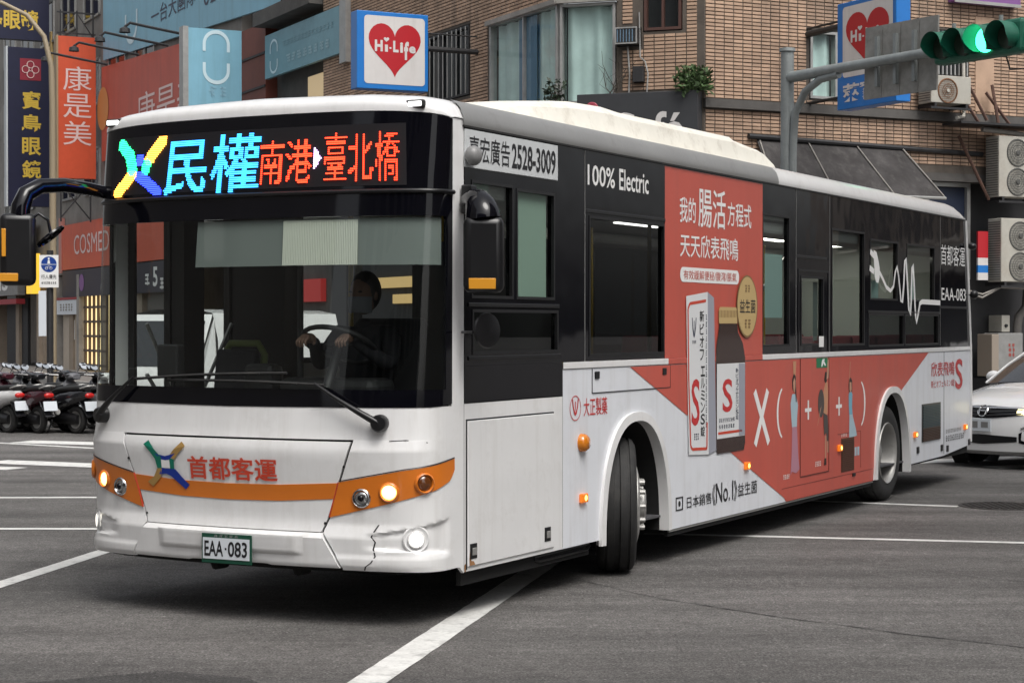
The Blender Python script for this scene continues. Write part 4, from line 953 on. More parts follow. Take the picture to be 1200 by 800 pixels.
# partition behind the driver, centre console, fare machine
m = MB(); m.box(1.33, 1.36, .08, 1.15, .36, 2.30); m.build('cab_partition', M('partition', (.10,.10,.105), .5), bus)
m = MB(); m.tube([(-.05, 1.12, 1.3), (-.05, 1.12, 2.4)], .02, 8); m.build('cab_pole', 'dash', bus)
m = MB(); m.box(-.02, .12, 1.35, 1.58, .36, 1.50); m.build('fare_machine', 'dash', bus, bevel=.04)
m = MB(); m.cyl((-.2,1.98,1.3),(-.2,1.98,1.42),.012); m.box(-.26,-.18,1.90,2.06,1.42,1.62); m.build('card_reader', 'dash', bus, bevel=.03)
m = MB(); m.box(.38, .60, W-.16, W-.06, .36, 2.6); m.box(1.05, 1.26, W-.5, W-.06, .36, 2.6); m.build('door_pillar', 'dash', bus)
m = MB(); m.tube([(.08,W-.09,1.75),(.34,W-.09,1.35)], .014, 6); m.tube([(.68,W-.09,1.3),(1.0,W-.09,1.75)], .014, 6); m.tube([(.08,W-.09,1.42),(.3,W-.09,1.18)], .014, 6); m.build('door_handrail', 'alloy', bus, smooth=60)
M('film_grey', (.20,.23,.22), .8)
film('visor_film', (.23,.26,.25), .25); M('blind_pale', (.50,.52,.46), .7)
fpatch('sun_visor', .072, .605, 2.088, 2.36, 'visor_film', -.02, 30, 4)
m = MB(); rows = []
for j in range(2):
    r = []
    for i in range(90):
        q = .242+(.402-.242)*i/89; r.append(FP(q, 2.09+.262*j, -.010-.006*(i % 2)))
    rows.append(r)
m.grid(rows); m.build('louvre_blind', 'blind_pale', bus)
# blind inside the driver's sliding window, papers on other windows
M('blind_green', (.46,.62,.52), .7); M('paper_teal', (.42,.60,.57), .7)
m = MB(); m.box(.67, 1.13, .032, .035, 1.905, 2.58); m.build('window_blind', 'blind_green', bus)
m = MB(); m.box(.11, .36, .032, .035, 2.45, 2.60); m.build('window_blind', 'blind_green', bus)
m = MB(); m.box(5.13, 5.55, .032, .034, 1.80, 2.33); m.build('window_paper', 'paper_teal', bus)
m = MB(); m.box(6.40, 6.52, .05, .052, 1.60, 2.12); m.build('window_paper', M('paper_dim', (.16,.20,.19), .7), bus)
m = MB(); m.box(8.12, 8.34, .05, .052, 2.0, 2.17); m.box(9.45, 9.62, .05, .052, 2.0, 2.12); m.box(9.49, 9.57, .05, .052, 2.12, 2.24); m.build('window_notice', 'paper_teal', bus)
m = MB(); m.tube([(7.0, 1.0, 1.75), (8.4, 1.0, 2.45)], .016, 6); m.build('stair_handrail', 'alloy', bus)

# ---- the driver
dr_loc = bus_pt(.25, .84, 1.15)
person = empty('person', dr_loc, BANG); tag(person, 'person in dark jacket and face mask sitting at the bus steering wheel', 'person')
def skin_body(name, V, E, rad, mat, parent, root=0, sub=2):
    me = bpy.data.meshes.new(name); me.from_pydata(V, E, []); ob = bpy.data.objects.new(name, me); COL.objects.link(ob); ob.parent = parent
    sk = ob.modifiers.new('skin', 'SKIN'); sk.use_smooth_shade = True
    if not me.skin_vertices: 
        bpy.context.view_layer.objects.active = ob; me.attributes
    lay = me.skin_vertices[0] if me.skin_vertices else None
    if lay:
        for i, r in enumerate(rad): lay.data[i].radius = (r, r) if not isinstance(r, tuple) else r; lay.data[i].use_root = (i == root)
    s = ob.modifiers.new('sub', 'SUBSURF'); s.levels = sub; s.render_levels = sub
    me.materials.append(MATS[mat]); return ob
M('jacket', (.012,.012,.016), .85, var=.2, vs=20); M('skin', (.17,.10,.072), .6); M('hair', (.008,.006,.005), .5); M('mask', (.16,.17,.19), .8)
# seated: x- is forward; hips at the seat
V = [(0,0,.10),(.03,0,.28),(.02,0,.46),(.0,0,.56),(-.01,0,.64),
     (0,-.19,.53),(-.12,-.26,.34),(-.30,-.17,.46),(-.36,-.14,.50),
     (0,.19,.53),(-.12,.26,.34),(-.30,.17,.46),(-.36,.14,.50),
     (-.05,-.10,.08),(-.42,-.13,.12),(-.46,-.13,-.30),(-.55,-.13,-.34),
     (-.05,.10,.08),(-.42,.13,.12),(-.46,.13,-.30),(-.55,.13,-.34)]
E_ = [(0,1),(1,2),(2,3),(3,4),(2,5),(5,6),(6,7),(7,8),(2,9),(9,10),(10,11),(11,12),(0,13),(13,14),(14,15),(15,16),(0,17),(17,18),(18,19),(19,20)]
rad = [.15,.145,.15,.075,.055,.075,.055,.042,.034,.075,.055,.042,.034,.095,.072,.05,.045,.095,.072,.05,.045]
skin_body('body', V, E_, rad, 'jacket', person)
m = MB(); m.ell((-.02,0,.78), .100,.080,.125, 20, 14); hd = m.build('head', 'skin', person, smooth=80)
m = MB(); m.ell((.005,0,.80), .112,.092,.128, 20, 14); m.v = [(max(x, -.055+.0*z), y, z) if z < .85 else (x, y, z) for x, y, z in m.v]; m.build('hair', 'hair', person, smooth=80)
m = MB(); rows = []
for z, b in ((.665,.0),(.69,.012),(.725,.022),(.765,.012)):
    rows.append([(-.02-(.108+b*.6)*math.cos(a)*(1 if z > .68 else .92), (.088)*math.sin(a), z) for a in np.linspace(-1.25, 1.25, 15)])
m.grid(rows); m.build('face_mask', 'mask', person, smooth=80)
for sy in (-1, 1):
    m = MB(); m.ell((-.112, sy*.033, .795), .008,.016,.007, 10, 6); m.build('eye', 'hair', hd)
    m = MB(); m.ell((-.01, sy*.082, .775), .022,.010,.034, 10, 8); m.build('ear', 'skin', hd, smooth=80)
    # hand with five fingers closed on the wheel rim
    b = Vector((-.37, sy*.14, .505)); hv = [tuple(b), tuple(b+Vector((-.05,0,.012))), tuple(b+Vector((-.08,0,.008)))]; he = [(0,1),(1,2)]; hr = [.03,.038,.034]
    for k in range(4):
        y = -.03+.02*k; L = (.030,.036,.038,.032)[k]; i0 = len(hv)
        hv += [tuple(b+Vector((-.10,y,.006))), tuple(b+Vector((-.12-L*.4,y,-.012))), tuple(b+Vector((-.115-L*.2,y,-.012-L)))]; he += [(2,i0),(i0,i0+1),(i0+1,i0+2)]; hr += [.010,.009,.008]
    i0 = len(hv); hv += [tuple(b+Vector((-.045,-sy*.045,-.01))), tuple(b+Vector((-.08,-sy*.055,-.03)))]; he += [(1,i0),(i0,i0+1)]; hr += [.011,.009]
    skin_body('hand', hv, he, hr, 'skin', person, 0, 1)

# ================================================================== corner building (tiled)
uA = Vector((-.4432, .8964)).normalized(); uB = Vector((uA.y, -uA.x)); nA = Vector((-uA.y, uA.x)); nB = Vector((uB.y, -uB.x))
uC = (uB-uA).normalized(); nC = Vector((uC.y, -uC.x)); K1 = Vector((.84, 34.4)); K2 = K1+uC*2.69
if nA.dot(Vector((0,-1))) < 0: nA = -nA
FA = (K1, uA, nA); FCc = (K1, uC, nC); FB = (K2, uB, nB)
def wp(F, a, z, o=0.0): return (F[0].x+F[1].x*a+F[2].x*o, F[0].y+F[1].y*a+F[2].y*o, z)
def wmap(F, o): return lambda a, z: wp(F, a, z, o)
def wbox(name, F, a0, a1, o0, o1, z0, z1, mat, parent, bevel=0): return MB().obox(*F, a0, a1, o0, o1, z0, z1).build(name, mat, parent, bevel=bevel)
# the text must read left to right: on wall A the image runs from large a to small a, on B and C from small to large
def wtext(name, txt, F, l, r, z0, z1, o, mat, parent, bold=0.0, vert=False):
    m = MB(); (put_vert if vert else put_text)(m, txt, l, r, z0, z1, wmap(F, o), bold); return m.build(name, mat, parent)
M('mortar', (.09,.075,.062), .9, var=.3, vs=2, bump=.2, bs=40)
M('brick_one', (.42,.285,.20), .75, var=.18, vs=1.2, orand=.17, dirt=((.12,.09,.07), .5, 1.1))
M('brick_field', (.42,.285,.20), .75, var=.18, vs=1.2, island=.17, dirt=((.12,.09,.07), .6, 1.1), streak=((.10,.085,.07), .55, 3.0))
M('concrete', (.27,.255,.235), .85, var=.2, vs=1.2, bump=.2, bs=30, dirt=((.10,.09,.08), .6, 1.5))
M('concrete_dark', (.085,.08,.075), .85, var=.3, vs=1.3)
M('wall_black', (.018,.018,.020), .7, var=.3, vs=1.5)
M('alu', (.36,.36,.35), .45, .5, var=.15, vs=4); M('steel_dark', (.03,.03,.032), .55, .3, var=.2, vs=8); M('wood_brown', (.07,.03,.022), .6)
glass('win_glass', (.9,.95,.95), refl=.6); M('curtain', (.46,.57,.54), .9, var=.12, vs=2); M('curtain_blue', (.12,.20,.28), .9, var=.1, vs=2); M('room_dark', (.015,.016,.018), .9)
cb = empty('corner_building', (K2.x, K2.y, 0), 0, None, True); tag(cb, 'brown tiled corner building with curtained bay window above the dark sign', 'building')
ZT = 10.2
# wall prisms behind the tiles: openings are left as holes in the tile field
holesA = [(-.1, 2.87, 5.70, 7.62), (3.78, 5.85, 6.30, 7.72)]
holesC = [(-.1, 1.09, 5.70, 7.62), (1.58, 2.30, 6.95, 8.2), (1.10, 1.55, 6.70, 7.04)]
holesB = [(2.24, 2.88, 5.83, 7.10), (4.30, 5.9, 6.42, 7.3)]
def wall_holes(F, a0, a1, z0, z1, holes, name):
    ss = sorted({a0, a1, *[min(max(h[0], a0), a1) for h in holes], *[min(max(h[1], a0), a1) for h in holes]}); zz = sorted({z0, z1, *[h[2] for h in holes], *[h[3] for h in holes]}); m = MB()
    for i in range(len(ss)-1):
        for j in range(len(zz)-1):
            a, b, c, d = ss[i], ss[i+1], zz[j], zz[j+1]; ac, zc = (a+b)/2, (c+d)/2
            if any(h[0] < ac < h[1] and h[2] < zc < h[3] for h in holes): continue
            m.obox(*F, a, b, -.22, 0, c, d)
    return m.build(name, 'mortar', cb)
wA = wall_holes(FA, 0.0, 12.0, 4.2, ZT, holesA, 'wall'); wC = wall_holes(FCc, 0, 2.69, 4.2, ZT, holesC, 'wall'); wB = wall_holes(FB, 0, 9.0, 4.6, ZT, holesB, 'wall')
TP, TH_ = .196, .0664
def tiles(F, a0, a1, z0, z1, holes, wall, n_single, zview):
    cand = []
    na = int((a1-a0)/TP); nz = int((z1-z0)/TH_)
    for i in range(na):
        for j in range(nz):
            a = a0+(i+.5)*TP; z = z0+(j+.5)*TH_
            if any(h[0]-TP/2 < a < h[1]+TP/2 and h[2]-TH_/2 < z < h[3]+TH_/2 for h in holes): continue
            cand.append((a, z))
    rr = random.Random(3); cand.sort(key=lambda c: (0 if zview[0] < c[1] < zview[1] else 1, c[0]))
    m = MB(); hx, hz = TP/2-.008, TH_/2-.0075
    me = bpy.data.meshes.new('brick'); 
    V_ = [(-hx,0,-hz),(hx,0,-hz),(hx,0,hz),(-hx,0,hz),(-hx+.003,-.014,-hz+.003),(hx-.003,-.014,-hz+.003),(hx-.003,-.014,hz-.003),(-hx+.003,-.014,hz-.003)]
    F_ = [(4,5,6,7),(0,1,5,4),(1,2,6,5),(2,3,7,6),(3,0,4,7)]
    me.from_pydata(V_, [], F_); me.materials.append(MATS['brick_one'])
    # local x along the image-right direction, local -y outward
    ang = math.atan2(F[2].x, -F[2].y); o_ = ORG[cb.name]
    for k, (a, z) in enumerate(cand):
        e = rr.uniform(-.003, .004)
        if k < n_single:
            ob = bpy.data.objects.new('brick', me); COL.objects.link(ob); ob.parent = wall
            p = wp(F, a, z, e); ob.location = (p[0]-o_[0], p[1]-o_[1], p[2]-o_[2]); ob.rotation_euler = (0, 0, ang)
        else:
            c, s = math.cos(ang), math.sin(ang); p = wp(F, a, z, e)
            m.add([(p[0]+c*x-s*y, p[1]+s*x+c*y, p[2]+zz) for x, y, zz in V_], F_)
    o = m.build('brick_field', 'brick_field', wall); o['kind'] = 'stuff'
tiles(FA, .02, 12.0, 4.25, ZT, holesA, wA, 0, (6, 8)); tiles(FCc, .02, 2.67, 4.25, ZT, holesC+[(0.4, 2.7, 4.2, 5.9)], wC, 150, (5.8, 7.6)); tiles(FB, .02, 9.0, 4.75, ZT, holesB+[(0, 9, 5.56, 5.74)], wB, 150, (5.7, 7.5))
# corner pilaster, ledges
wbox('ledge', FB, -.02, 9.0, .0, .09, 5.57, 5.73, 'concrete_dark', cb); 
# bay window: two faces, frames, glass and curtains
def curtain(F, a0, a1, z0, z1, mat, parent, o=-.14, amp=.028, n=140, seed=1):
    m = MB(); rr = random.Random(seed); ph = [rr.uniform(0, 6) for _ in range(4)]; rows = []
    for z in np.linspace(z0, z1, 6):
        r = []
        for i in range(n+1):
            x = i/n; a = a0+(a1-a0)*x; k = x*(a1-a0)*14
            w = amp*(math.sin(k+ph[0]+.2*z)+.6*math.sin(k*1.7+ph[1])+.4*math.sin(k*.6+ph[2]))
            r.append(wp(F, a, z, o+w))
        rows.append(r)
    m.grid(rows); return m.build('curtain', mat, parent, smooth=60)
def window(F, a0, a1, z0, z1, parent, fmat='alu', cur='curtain', mull=(), fw=.05, blind=None, seed=1, back=True, o=.02):
    m = MB()
    for x in ((a0, a1, z0, z0+fw), (a0, a1, z1-fw, z1), (a0, a0+fw, z0+fw, z1-fw), (a1-fw, a1, z0+fw, z1-fw)): m.obox(*F, x[0], x[1], -.12, o, x[2], x[3])
    for c in mull: m.obox(*F, c-.02, c+.02, -.10, o-.01, z0+fw, z1-fw)
    w = m.build('window', fmat, parent)
    m = MB(); m.poly([wp(F, a0+fw, z0+fw, -.05), wp(F, a1-fw, z0+fw, -.05), wp(F, a1-fw, z1-fw, -.05), wp(F, a0+fw, z1-fw, -.05)]); m.build('pane', 'win_glass', w)
    m = MB(); m.obox(*F, a0, a1, -.215, -.20, z0, z1); m.build('room_backing', 'room_dark', w)
    if cur: curtain(F, a0+fw, a1-fw, z0+fw, z1-fw, cur, w, seed=seed)
    return w
wl = window(FA, .03, 2.85, 5.72, 7.56, cb, mull=(1.42,), seed=3)
curtain(FA, 1.0, 1.75, 5.78, 7.5, 'curtain_blue', wl, -.075, .008, 30)
window(FCc, .03, 1.07, 5.72, 7.52, cb, seed=5)
m = MB(); m.obox(*FA, -.02, 2.9, 0, .10, 7.53, 7.62); m.obox(*FCc, -.02, 1.12, .0, .10, 7.53, 7.60); m.build('window_hood', 'concrete', cb)
m = MB(); m.obox(*FA, 0, 2.9, 0, .08, 5.62, 5.70); m.obox(*FCc, 0, 1.1, 0, .08, 5.62, 5.70); m.build('window_sill', 'concrete', cb)
window(FCc, 1.60, 2.28, 6.97, 8.15, cb, 'wood_brown', None, (1.94,))
window(FA, 3.80, 5.83, 6.32, 7.70, cb, 'steel_dark', None, (4.5, 5.2)); m = MB()
for k in range(9): m.obox(*FA, 3.9+.22*k, 3.92+.22*k, .03, .05, 6.35, 7.68)
m.build('window_bars', 'alu', cb)
window(FB, 2.26, 2.86, 5.85, 7.08, cb, seed=8, cur='curtain'); w_ = window(FB, 4.32, 5.88, 6.44, 7.28, cb, 'steel_dark', None, (5.1,))
m = MB()
for k in range(16): m.obox(*FB, 4.36+.097*k, 4.39+.097*k, .03, .06, 6.45, 7.27)
m.build('window_bars', 'alu', cb)
# ground floor below the tiles
m = MB(); m.obox(*FA, 0, 12.0, -.4, -.2, 0, 4.2); m.obox(*FCc, 0, 2.69, -.4, -.2, 0, 4.2); m.obox(*FB, 0, 9.0, -.5, -.3, 0, 4.6); m.build('ground_floor_wall', 'wall_black', cb)
m = MB(); m.obox(*FA, 0, 12.0, -.3, .1, 4.0, 4.2); m.obox(*FCc, 0, 2.69, -.3, .1, 4.0, 4.2); m.obox(*FB, 0, 9.0, -.4, .02, 4.45, 4.6); m.build('floor_slab', 'concrete_dark', cb)
m = MB(); m.obox(*FB, 5.05, 6.05, -.3, -.2, 2.6, 4.35); m.build('dark_opening', M('night_blue', (.012,.02,.045), .5), cb)
m = MB()
for x in ((5.0, 5.08, 2.6, 4.4), (5.98, 6.06, 2.6, 4.4), (5.0, 6.06, 4.36, 4.44)): m.obox(*FB, x[0], x[1], -.22, -.12, x[2], x[3])
m.build('opening_frame', 'alu', cb)
# pilaster at the right end, grey plaster
wbox('plaster_strip', FB, 6.05, 6.5, .0, .03, 5.8, 7.6, 'brick_field', cb)
# lit shop ground floor hints behind the bus
M('warm_glow', (.5,.4,.25), .6, emit=(1.0,.72,.38), est=.18)
wbox('shop_light_panel', FA, 1.0, 5.0, -.19, -.17, .4, 3.0, M('shop_dim', (.10,.09,.08), .6), cb)

# awning
aw = empty('awning', wp(FB, 3.1, 4.05, .7), 0, None, True); tag(aw, 'dark grey sloping canvas awning under the tiled wall behind the bus roof', 'awning')
M('canvas', (.055,.052,.052), .9, var=.3, vs=2, streak=((.12,.115,.11), .5, 5), spec=.1)
m = MB(); m.prism([wp(FB, 1.1, 5.05, .02), wp(FB, 4.3, 5.02, .02), wp(FB, 4.55, 4.05, 1.0), wp(FB, .8, 4.05, 1.0)], (0,0,-.03)); m.build('canvas', 'canvas', aw)
for a in (1.15, 2.2, 3.25, 4.28):
    m = MB(); b = a*1.06+.3 if a > 3 else a; b = {1.15:.85, 2.2:2.1, 3.25:3.4, 4.28:4.52}[a]; m.tube([wp(FB, a, 5.07, .02), wp(FB, b, 4.075, 1.0)], .013, 6); m.build('rib', 'concrete', aw)
m = MB(); m.tube([wp(FB, .8, 4.04, 1.0), wp(FB, 4.55, 4.04, 1.0)], .03, 6); m.build('front_bar', 'alu', aw)
m = MB(); m.tube([wp(FB, .9, 5.1, .05), wp(FB, 6.2, 4.98, .05)], .05, 8); m.build('top_rail', 'steel_dark', aw)

# ================================================================== air conditioners
M('ac_white', (.40,.385,.34), .5, var=.08, vs=5, dirt=((.25,.2,.15), .5, 4)); M('ac_rust', (.16,.075,.035), .8, var=.3, vs=20); M('ac_dark', (.075,.075,.07), .6)
def outdoor_unit(name, label, a0, a1, z0, z1, fans, o1=.55, rusty=False, group=None):
    r = empty(name, wp(FB, (a0+a1)/2, z0, .3), 0, None, True); tag(r, label, 'air conditioner', group)
    wbox('casing', FB, a0, a1, o1-.38, o1, z0+.05, z1, 'ac_white', r, .012)
    for c, z, rad in fans:
        m = MB(); p = Vector(wp(FB, c, z, o1)); ax = (nB.x, nB.y, 0); m.lathe([(.0, rad+.025), (.015, rad+.02), (.015, rad), (-.03, rad-.01), (-.03, 0)], p, ax, 32); fr = m.build('fan', 'ac_rust' if rusty else 'ac_dark', r, smooth=40)
        m = MB()
        for k in range(4 if not rusty else 3): m.lathe([(.018, rad*(k+1)/5+.006), (.022, rad*(k+1)/5), (.018, rad*(k+1)/5-.006)], p, ax, 24)
        for k in range(-5, 6):
            w = math.sqrt(max(rad**2-(k*rad/5.5)**2, 0)); pa, pb = Vector(wp(FB, c-w, z+k*rad/5.5, o1+.018)), Vector(wp(FB, c+w, z+k*rad/5.5, o1+.018)); m.tube([pa, pb], .005, 4)
        m.build('fan_guard', 'ac_dark' if not rusty else 'ac_rust', fr)
        m = MB(); m.lathe([(.012, rad*.2), (.03, rad*.16), (.032, 0)], p, ax, 16); m.build('fan_hub', 'ac_dark' if not rusty else 'ac_white', fr)
    m = MB()
    for k in range(int((z1-z0-.1)/.045)): m.obox(*FB, a0-.008, a0, o1-.36, o1-.03, z0+.09+.045*k, z0+.105+.045*k)
    m.build('side_fins', 'ac_dark', r)
    m = MB()
    for a in (a0+.08, a1-.12): m.obox(*FB, a, a+.05, .0, o1, z0-.02, z0+.05)
    m.obox(*FB, a0, a1, o1-.05, o1, z0-.06, z0-.02); m.build('bracket', 'steel_dark', r)
    return r
outdoor_unit('air_conditioner', 'cream single-fan outdoor unit with rusty fan under the green traffic signal', 4.62, 5.55, 5.80, 6.36, [(5.0, 6.08, .21)], .5, True)
outdoor_unit('air_conditioner', 'upper of two tall twin-fan outdoor units at the right edge', 6.18, 7.35, 4.10, 5.30, [(6.63, 4.99, .24), (6.63, 4.44, .24)])
outdoor_unit('air_conditioner', 'lower of two tall twin-fan outdoor units at the right edge', 6.24, 7.4, 2.50, 3.75, [(6.70, 3.42, .25), (6.70, 2.84, .25)])
wac = empty('window_air_conditioner', wp(FCc, 1.33, 6.72, .1), 0, None, True); tag(wac, 'small dark window air conditioner in the tiled wall beside the curtained window', 'air conditioner')
m = MB(); m.obox(*FCc, 1.12, 1.53, -.15, .22, 6.72, 7.02); m.build('casing', 'steel_dark', wac, bevel=.01)
m = MB()
for x in ((1.12, 1.53, 6.72, 6.745), (1.12, 1.53, 6.995, 7.02), (1.12, 1.145, 6.745, 6.995), (1.505, 1.53, 6.745, 6.995)): m.obox(*FCc, x[0], x[1], .221, .235, x[2], x[3])
m.build('rim', 'alu', wac)
m = MB()
for k in range(6): m.obox(*FCc, 1.16+.055*k, 1.175+.055*k, .221, .23, 6.76, 6.98)
m.build('louvre', 'curtain_blue', wac)
# meter box with hanging cables on the chamfer wall
mbx = empty('meter_box', wp(FCc, 1.52, 6.03, .05), 0, None, True); tag(mbx, 'small black box with grey cables on the tiled wall above the dark sign', 'meter box')
wbox('casing', FCc, 1.42, 1.62, .0, .14, 6.05, 6.33, 'wall_black', mbx, .008)
m = MB(); m.tube([wp(FCc, 1.33, 5.8, .05), wp(FCc, 1.35, 6.2, .06), wp(FCc, 1.31, 6.7, .05)], .018, 6); m.tube([wp(FCc, 1.66, 5.8, .05), wp(FCc, 1.69, 6.2, .07), wp(FCc, 1.63, 6.42, .05), wp(FCc, 1.54, 6.5, .05), wp(FCc, 1.52, 7.3, .04)], .014, 6); m.build('cable', 'alu', mbx, smooth=60)
# cabinet, socket box and pipes on the dark wall at the right
M('cabinet_grey', (.22,.22,.215), .6, var=.15, vs=5); M('mark_red', (.30,.06,.05), .6)
ca = empty('utility_cabinet', wp(FB, 6.5, .74, .2), 0, None, True); tag(ca, 'grey metal utility cabinet on the dark wall between bus and white car', 'cabinet')
wbox('casing', FB, 6.13, 6.30, .0, .42, .76, 1.56, M('cabinet_tan', (.26,.22,.18), .6), ca, .01); wbox('door', FB, 6.30, 6.90, .0, .40, .74, 1.58, 'cabinet_grey', ca, .01); m = MB(); m.obox(*FB, 6.14, 6.88, -.3, .35, .0, .72); m.build('base', 'wall_black', ca)
stuff(marks(2, 6.53, 6.72, 1.12, 1.38, wmap(FB, .403)).build('marking', 'mark_red', ca))
bxs = empty('switch_box', wp(FB, 6.75, 1.5, .0), 0, None, True); tag(bxs, 'small white switch box with dark knob above the grey cabinet', 'switch box'); wbox('casing', FB, 6.66, 6.86, -.3, .08, 1.60, 1.92, 'ac_white', bxs, .01); m = MB(); m.lathe([(0,.035),(.03,.03),(.03,0)], wp(FB, 6.76, 1.72, .08), (nB.x, nB.y, 0), 12); m.build('knob', 'wall_black', bxs)
pi_ = empty('drain_pipe', wp(FB, 7.1, 0, .1), 0, None, True); tag(pi_, 'thick grey drain pipe with bent cables running down the dark wall at right', 'pipe')
m = MB(); m.tube([wp(FB, 7.02, .0, .1), wp(FB, 7.02, 1.7, .1), wp(FB, 7.06, 1.9, .1), wp(FB, 7.25, 2.1, .1), wp(FB, 7.28, 2.5, .1)], .085, 10); m.build('pipe', 'concrete_dark', pi_, smooth=60)
m = MB()
for dz in (0, .06): m.tube([wp(FB, 5.6, 2.35+dz, .2), wp(FB, 6.0, 2.25+dz, .3), wp(FB, 6.4, 2.45, .35), wp(FB, 7.4, 2.42, .3)], .022, 6)
m.build('cable', 'concrete', pi_, smooth=60)
# conduit brackets above the right-hand units
cd = empty('conduit_bundle', wp(FB, 6.2, 5.5, .1), 0, None, True); tag(cd, 'rusty conduits and white drain hose beside the single-fan unit on the tiled wall', 'pipes')
m = MB(); m.tube([wp(FB, 5.68, 6.9, .12), wp(FB, 5.70, 5.75, .12), wp(FB, 5.62, 5.66, .2), wp(FB, 5.3, 5.6, .4)], .035, 8); m.build('drain_hose', 'ac_white', cd, smooth=60)
M('rusty_steel', (.11,.06,.045), .7, .3, var=.3, vs=10)
for p in ([(5.35, 6.35), (5.95, 5.5)], [(6.35, 6.3), (6.40, 5.45)], [(6.2, 6.15), (6.7, 5.5)], [(5.55, 5.3), (6.15, 4.1)], [(5.7, 6.4), (6.1, 5.6)]):
    m = MB(); m.tube([wp(FB, p[0][0], p[0][1], .15), wp(FB, p[1][0], p[1][1], .3)], .03, 6); m.build('strut', 'rusty_steel', cd)
m = MB(); m.obox(*FB, 5.2, 7.6, .1, .65, 5.48, 5.52); m.build('shelf', 'steel_dark', cd)
m = MB(); m.tube([wp(FB, 5.9, 5.42, .4), wp(FB, 6.9, 5.36, .4)], .05, 8); m.build('pipe', 'concrete', cd, smooth=60)

# ================================================================== signs on the corner building
M('sign_blue', (.012,.16,.50), .35, var=.05); M('sign_white', (.60,.58,.57), .4, var=.04, vs=3, streak=((.40,.38,.36), .4, 6)); M('heart_red', (.42,.012,.02), .4)
def heart(F, c, z, w, h, o):
    pts = []
    for t in np.linspace(0, 2*math.pi, 48)[:-1]:
        x = 16*math.sin(t)**3/16; y = (13*math.cos(t)-5*math.cos(2*t)-2*math.cos(3*t)-math.cos(4*t)+2.6)/14.6
        pts.append(wp(F, c+x*w/2, z+y*h/2, o))
    return MB().poly(pts)
def hilife(label, base, u, n, wd, z0, z1, th, extra, arm_dir):
    """box sign whose face runs along u (image left to right), face normal n"""
    F = (Vector(base), u, n); r = empty('store_sign', (base[0], base[1], z0), 0, None, True); tag(r, label, 'sign', 'heart store signs')
    wbox('sign_case', F, 0, wd, -th, 0, z0, z1, 'sign_blue', r, .012)
    zf0 = z0+.10 if not extra else z0+.55
    pts = []
    x0, x1, y0, y1, rr = .10*wd, .95*wd, zf0, z1-.08, .07
    for cx, cy, a0 in ((x1-rr, y1-rr, 0), (x0+rr, y1-rr, 90), (x0+rr, y0+rr, 180), (x1-rr, y0+rr, 270)):
        pts += [wp(F, cx+rr*math.cos(R(a0+k*15)), cy+rr*math.sin(R(a0+k*15)), .006) for k in range(7)]
    MB().poly(pts).build('sign_face', 'sign_white', r)
    hc = (x0+x1)/2; hz = (y0+y1)/2-.01; hh = (y1-y0)*.80
    heart(F, hc, hz, (x1-x0)*.86, hh, .010).build('heart', 'heart_red', r)
    m = MB(); k = (x1-x0)
    put_text(m, 'H', hc-.33*k, hc-.20*k, hz-.02*hh, hz+.19*hh, wmap(F, .014), .05); put_text(m, 'ı', hc-.165*k, hc-.115*k, hz-.02*hh, hz+.11*hh, wmap(F, .014), .05)
    put_text(m, '•', hc-.095*k, hc-.055*k, hz+.035*hh, hz+.07*hh, wmap(F, .014), .04); put_text(m, 'L', hc-.03*k, hc+.06*k, hz-.02*hh, hz+.19*hh, wmap(F, .014), .05); put_text(m, 'i', hc+.085*k, hc+.135*k, hz-.02*hh, hz+.17*hh, wmap(F, .014), .04)
    put_text(m, 'f', hc+.15*k, hc+.23*k, hz-.15*hh, hz+.19*hh, wmap(F, .014), .045); put_text(m, 'e', hc+.235*k, hc+.345*k, hz-.02*hh, hz+.11*hh, wmap(F, .014), .045); m.build('sign_lettering', 'sign_white', r)
    heart(F, hc-.14*k, hz+.20*hh, .09*k, .09*hh, .014).build('small_heart', 'sign_white', r)
    if extra: m = MB(); put_text(m, extra, .1*wd, .97*wd, z0+.12, z0+.44, wmap(F, .012), .03); m.build('sign_name', 'sign_white', r)
    L = arm_dir[0]
    for zz, rad in arm_dir[1]: MB().cyl(wp(F, L[0], zz, -th/2), wp(F, L[1], zz+.0, -th/2), rad, n=10).build('bracket_arm', 'steel_dark', r)
    return r, F
# left one: face runs along wall A's outward direction (image left = far from the wall)
b1 = Vector(wp(FA, 3.25, 0, .0)[:2]); left1 = b1+nA*2.62
hilife('square heart sign on a blue case standing above the bus front', left1, -nA, -uA, 1.48, 6.24, 7.72, .32, None, ((1.48, 2.62), ((7.10, .055), (7.40, .015))))
b2 = Vector(wp(FB, 2.05, 0, 0)[:2]); left2 = b2+nB*1.12
hilife('tall heart sign with blue name strip behind the signal arm', left2, nB, -uB, 1.66, 5.50, 7.36, .30, '萊爾富', ((-1.12, 0.0), ((7.0, .06), (7.1, .02), (5.75, .03))))
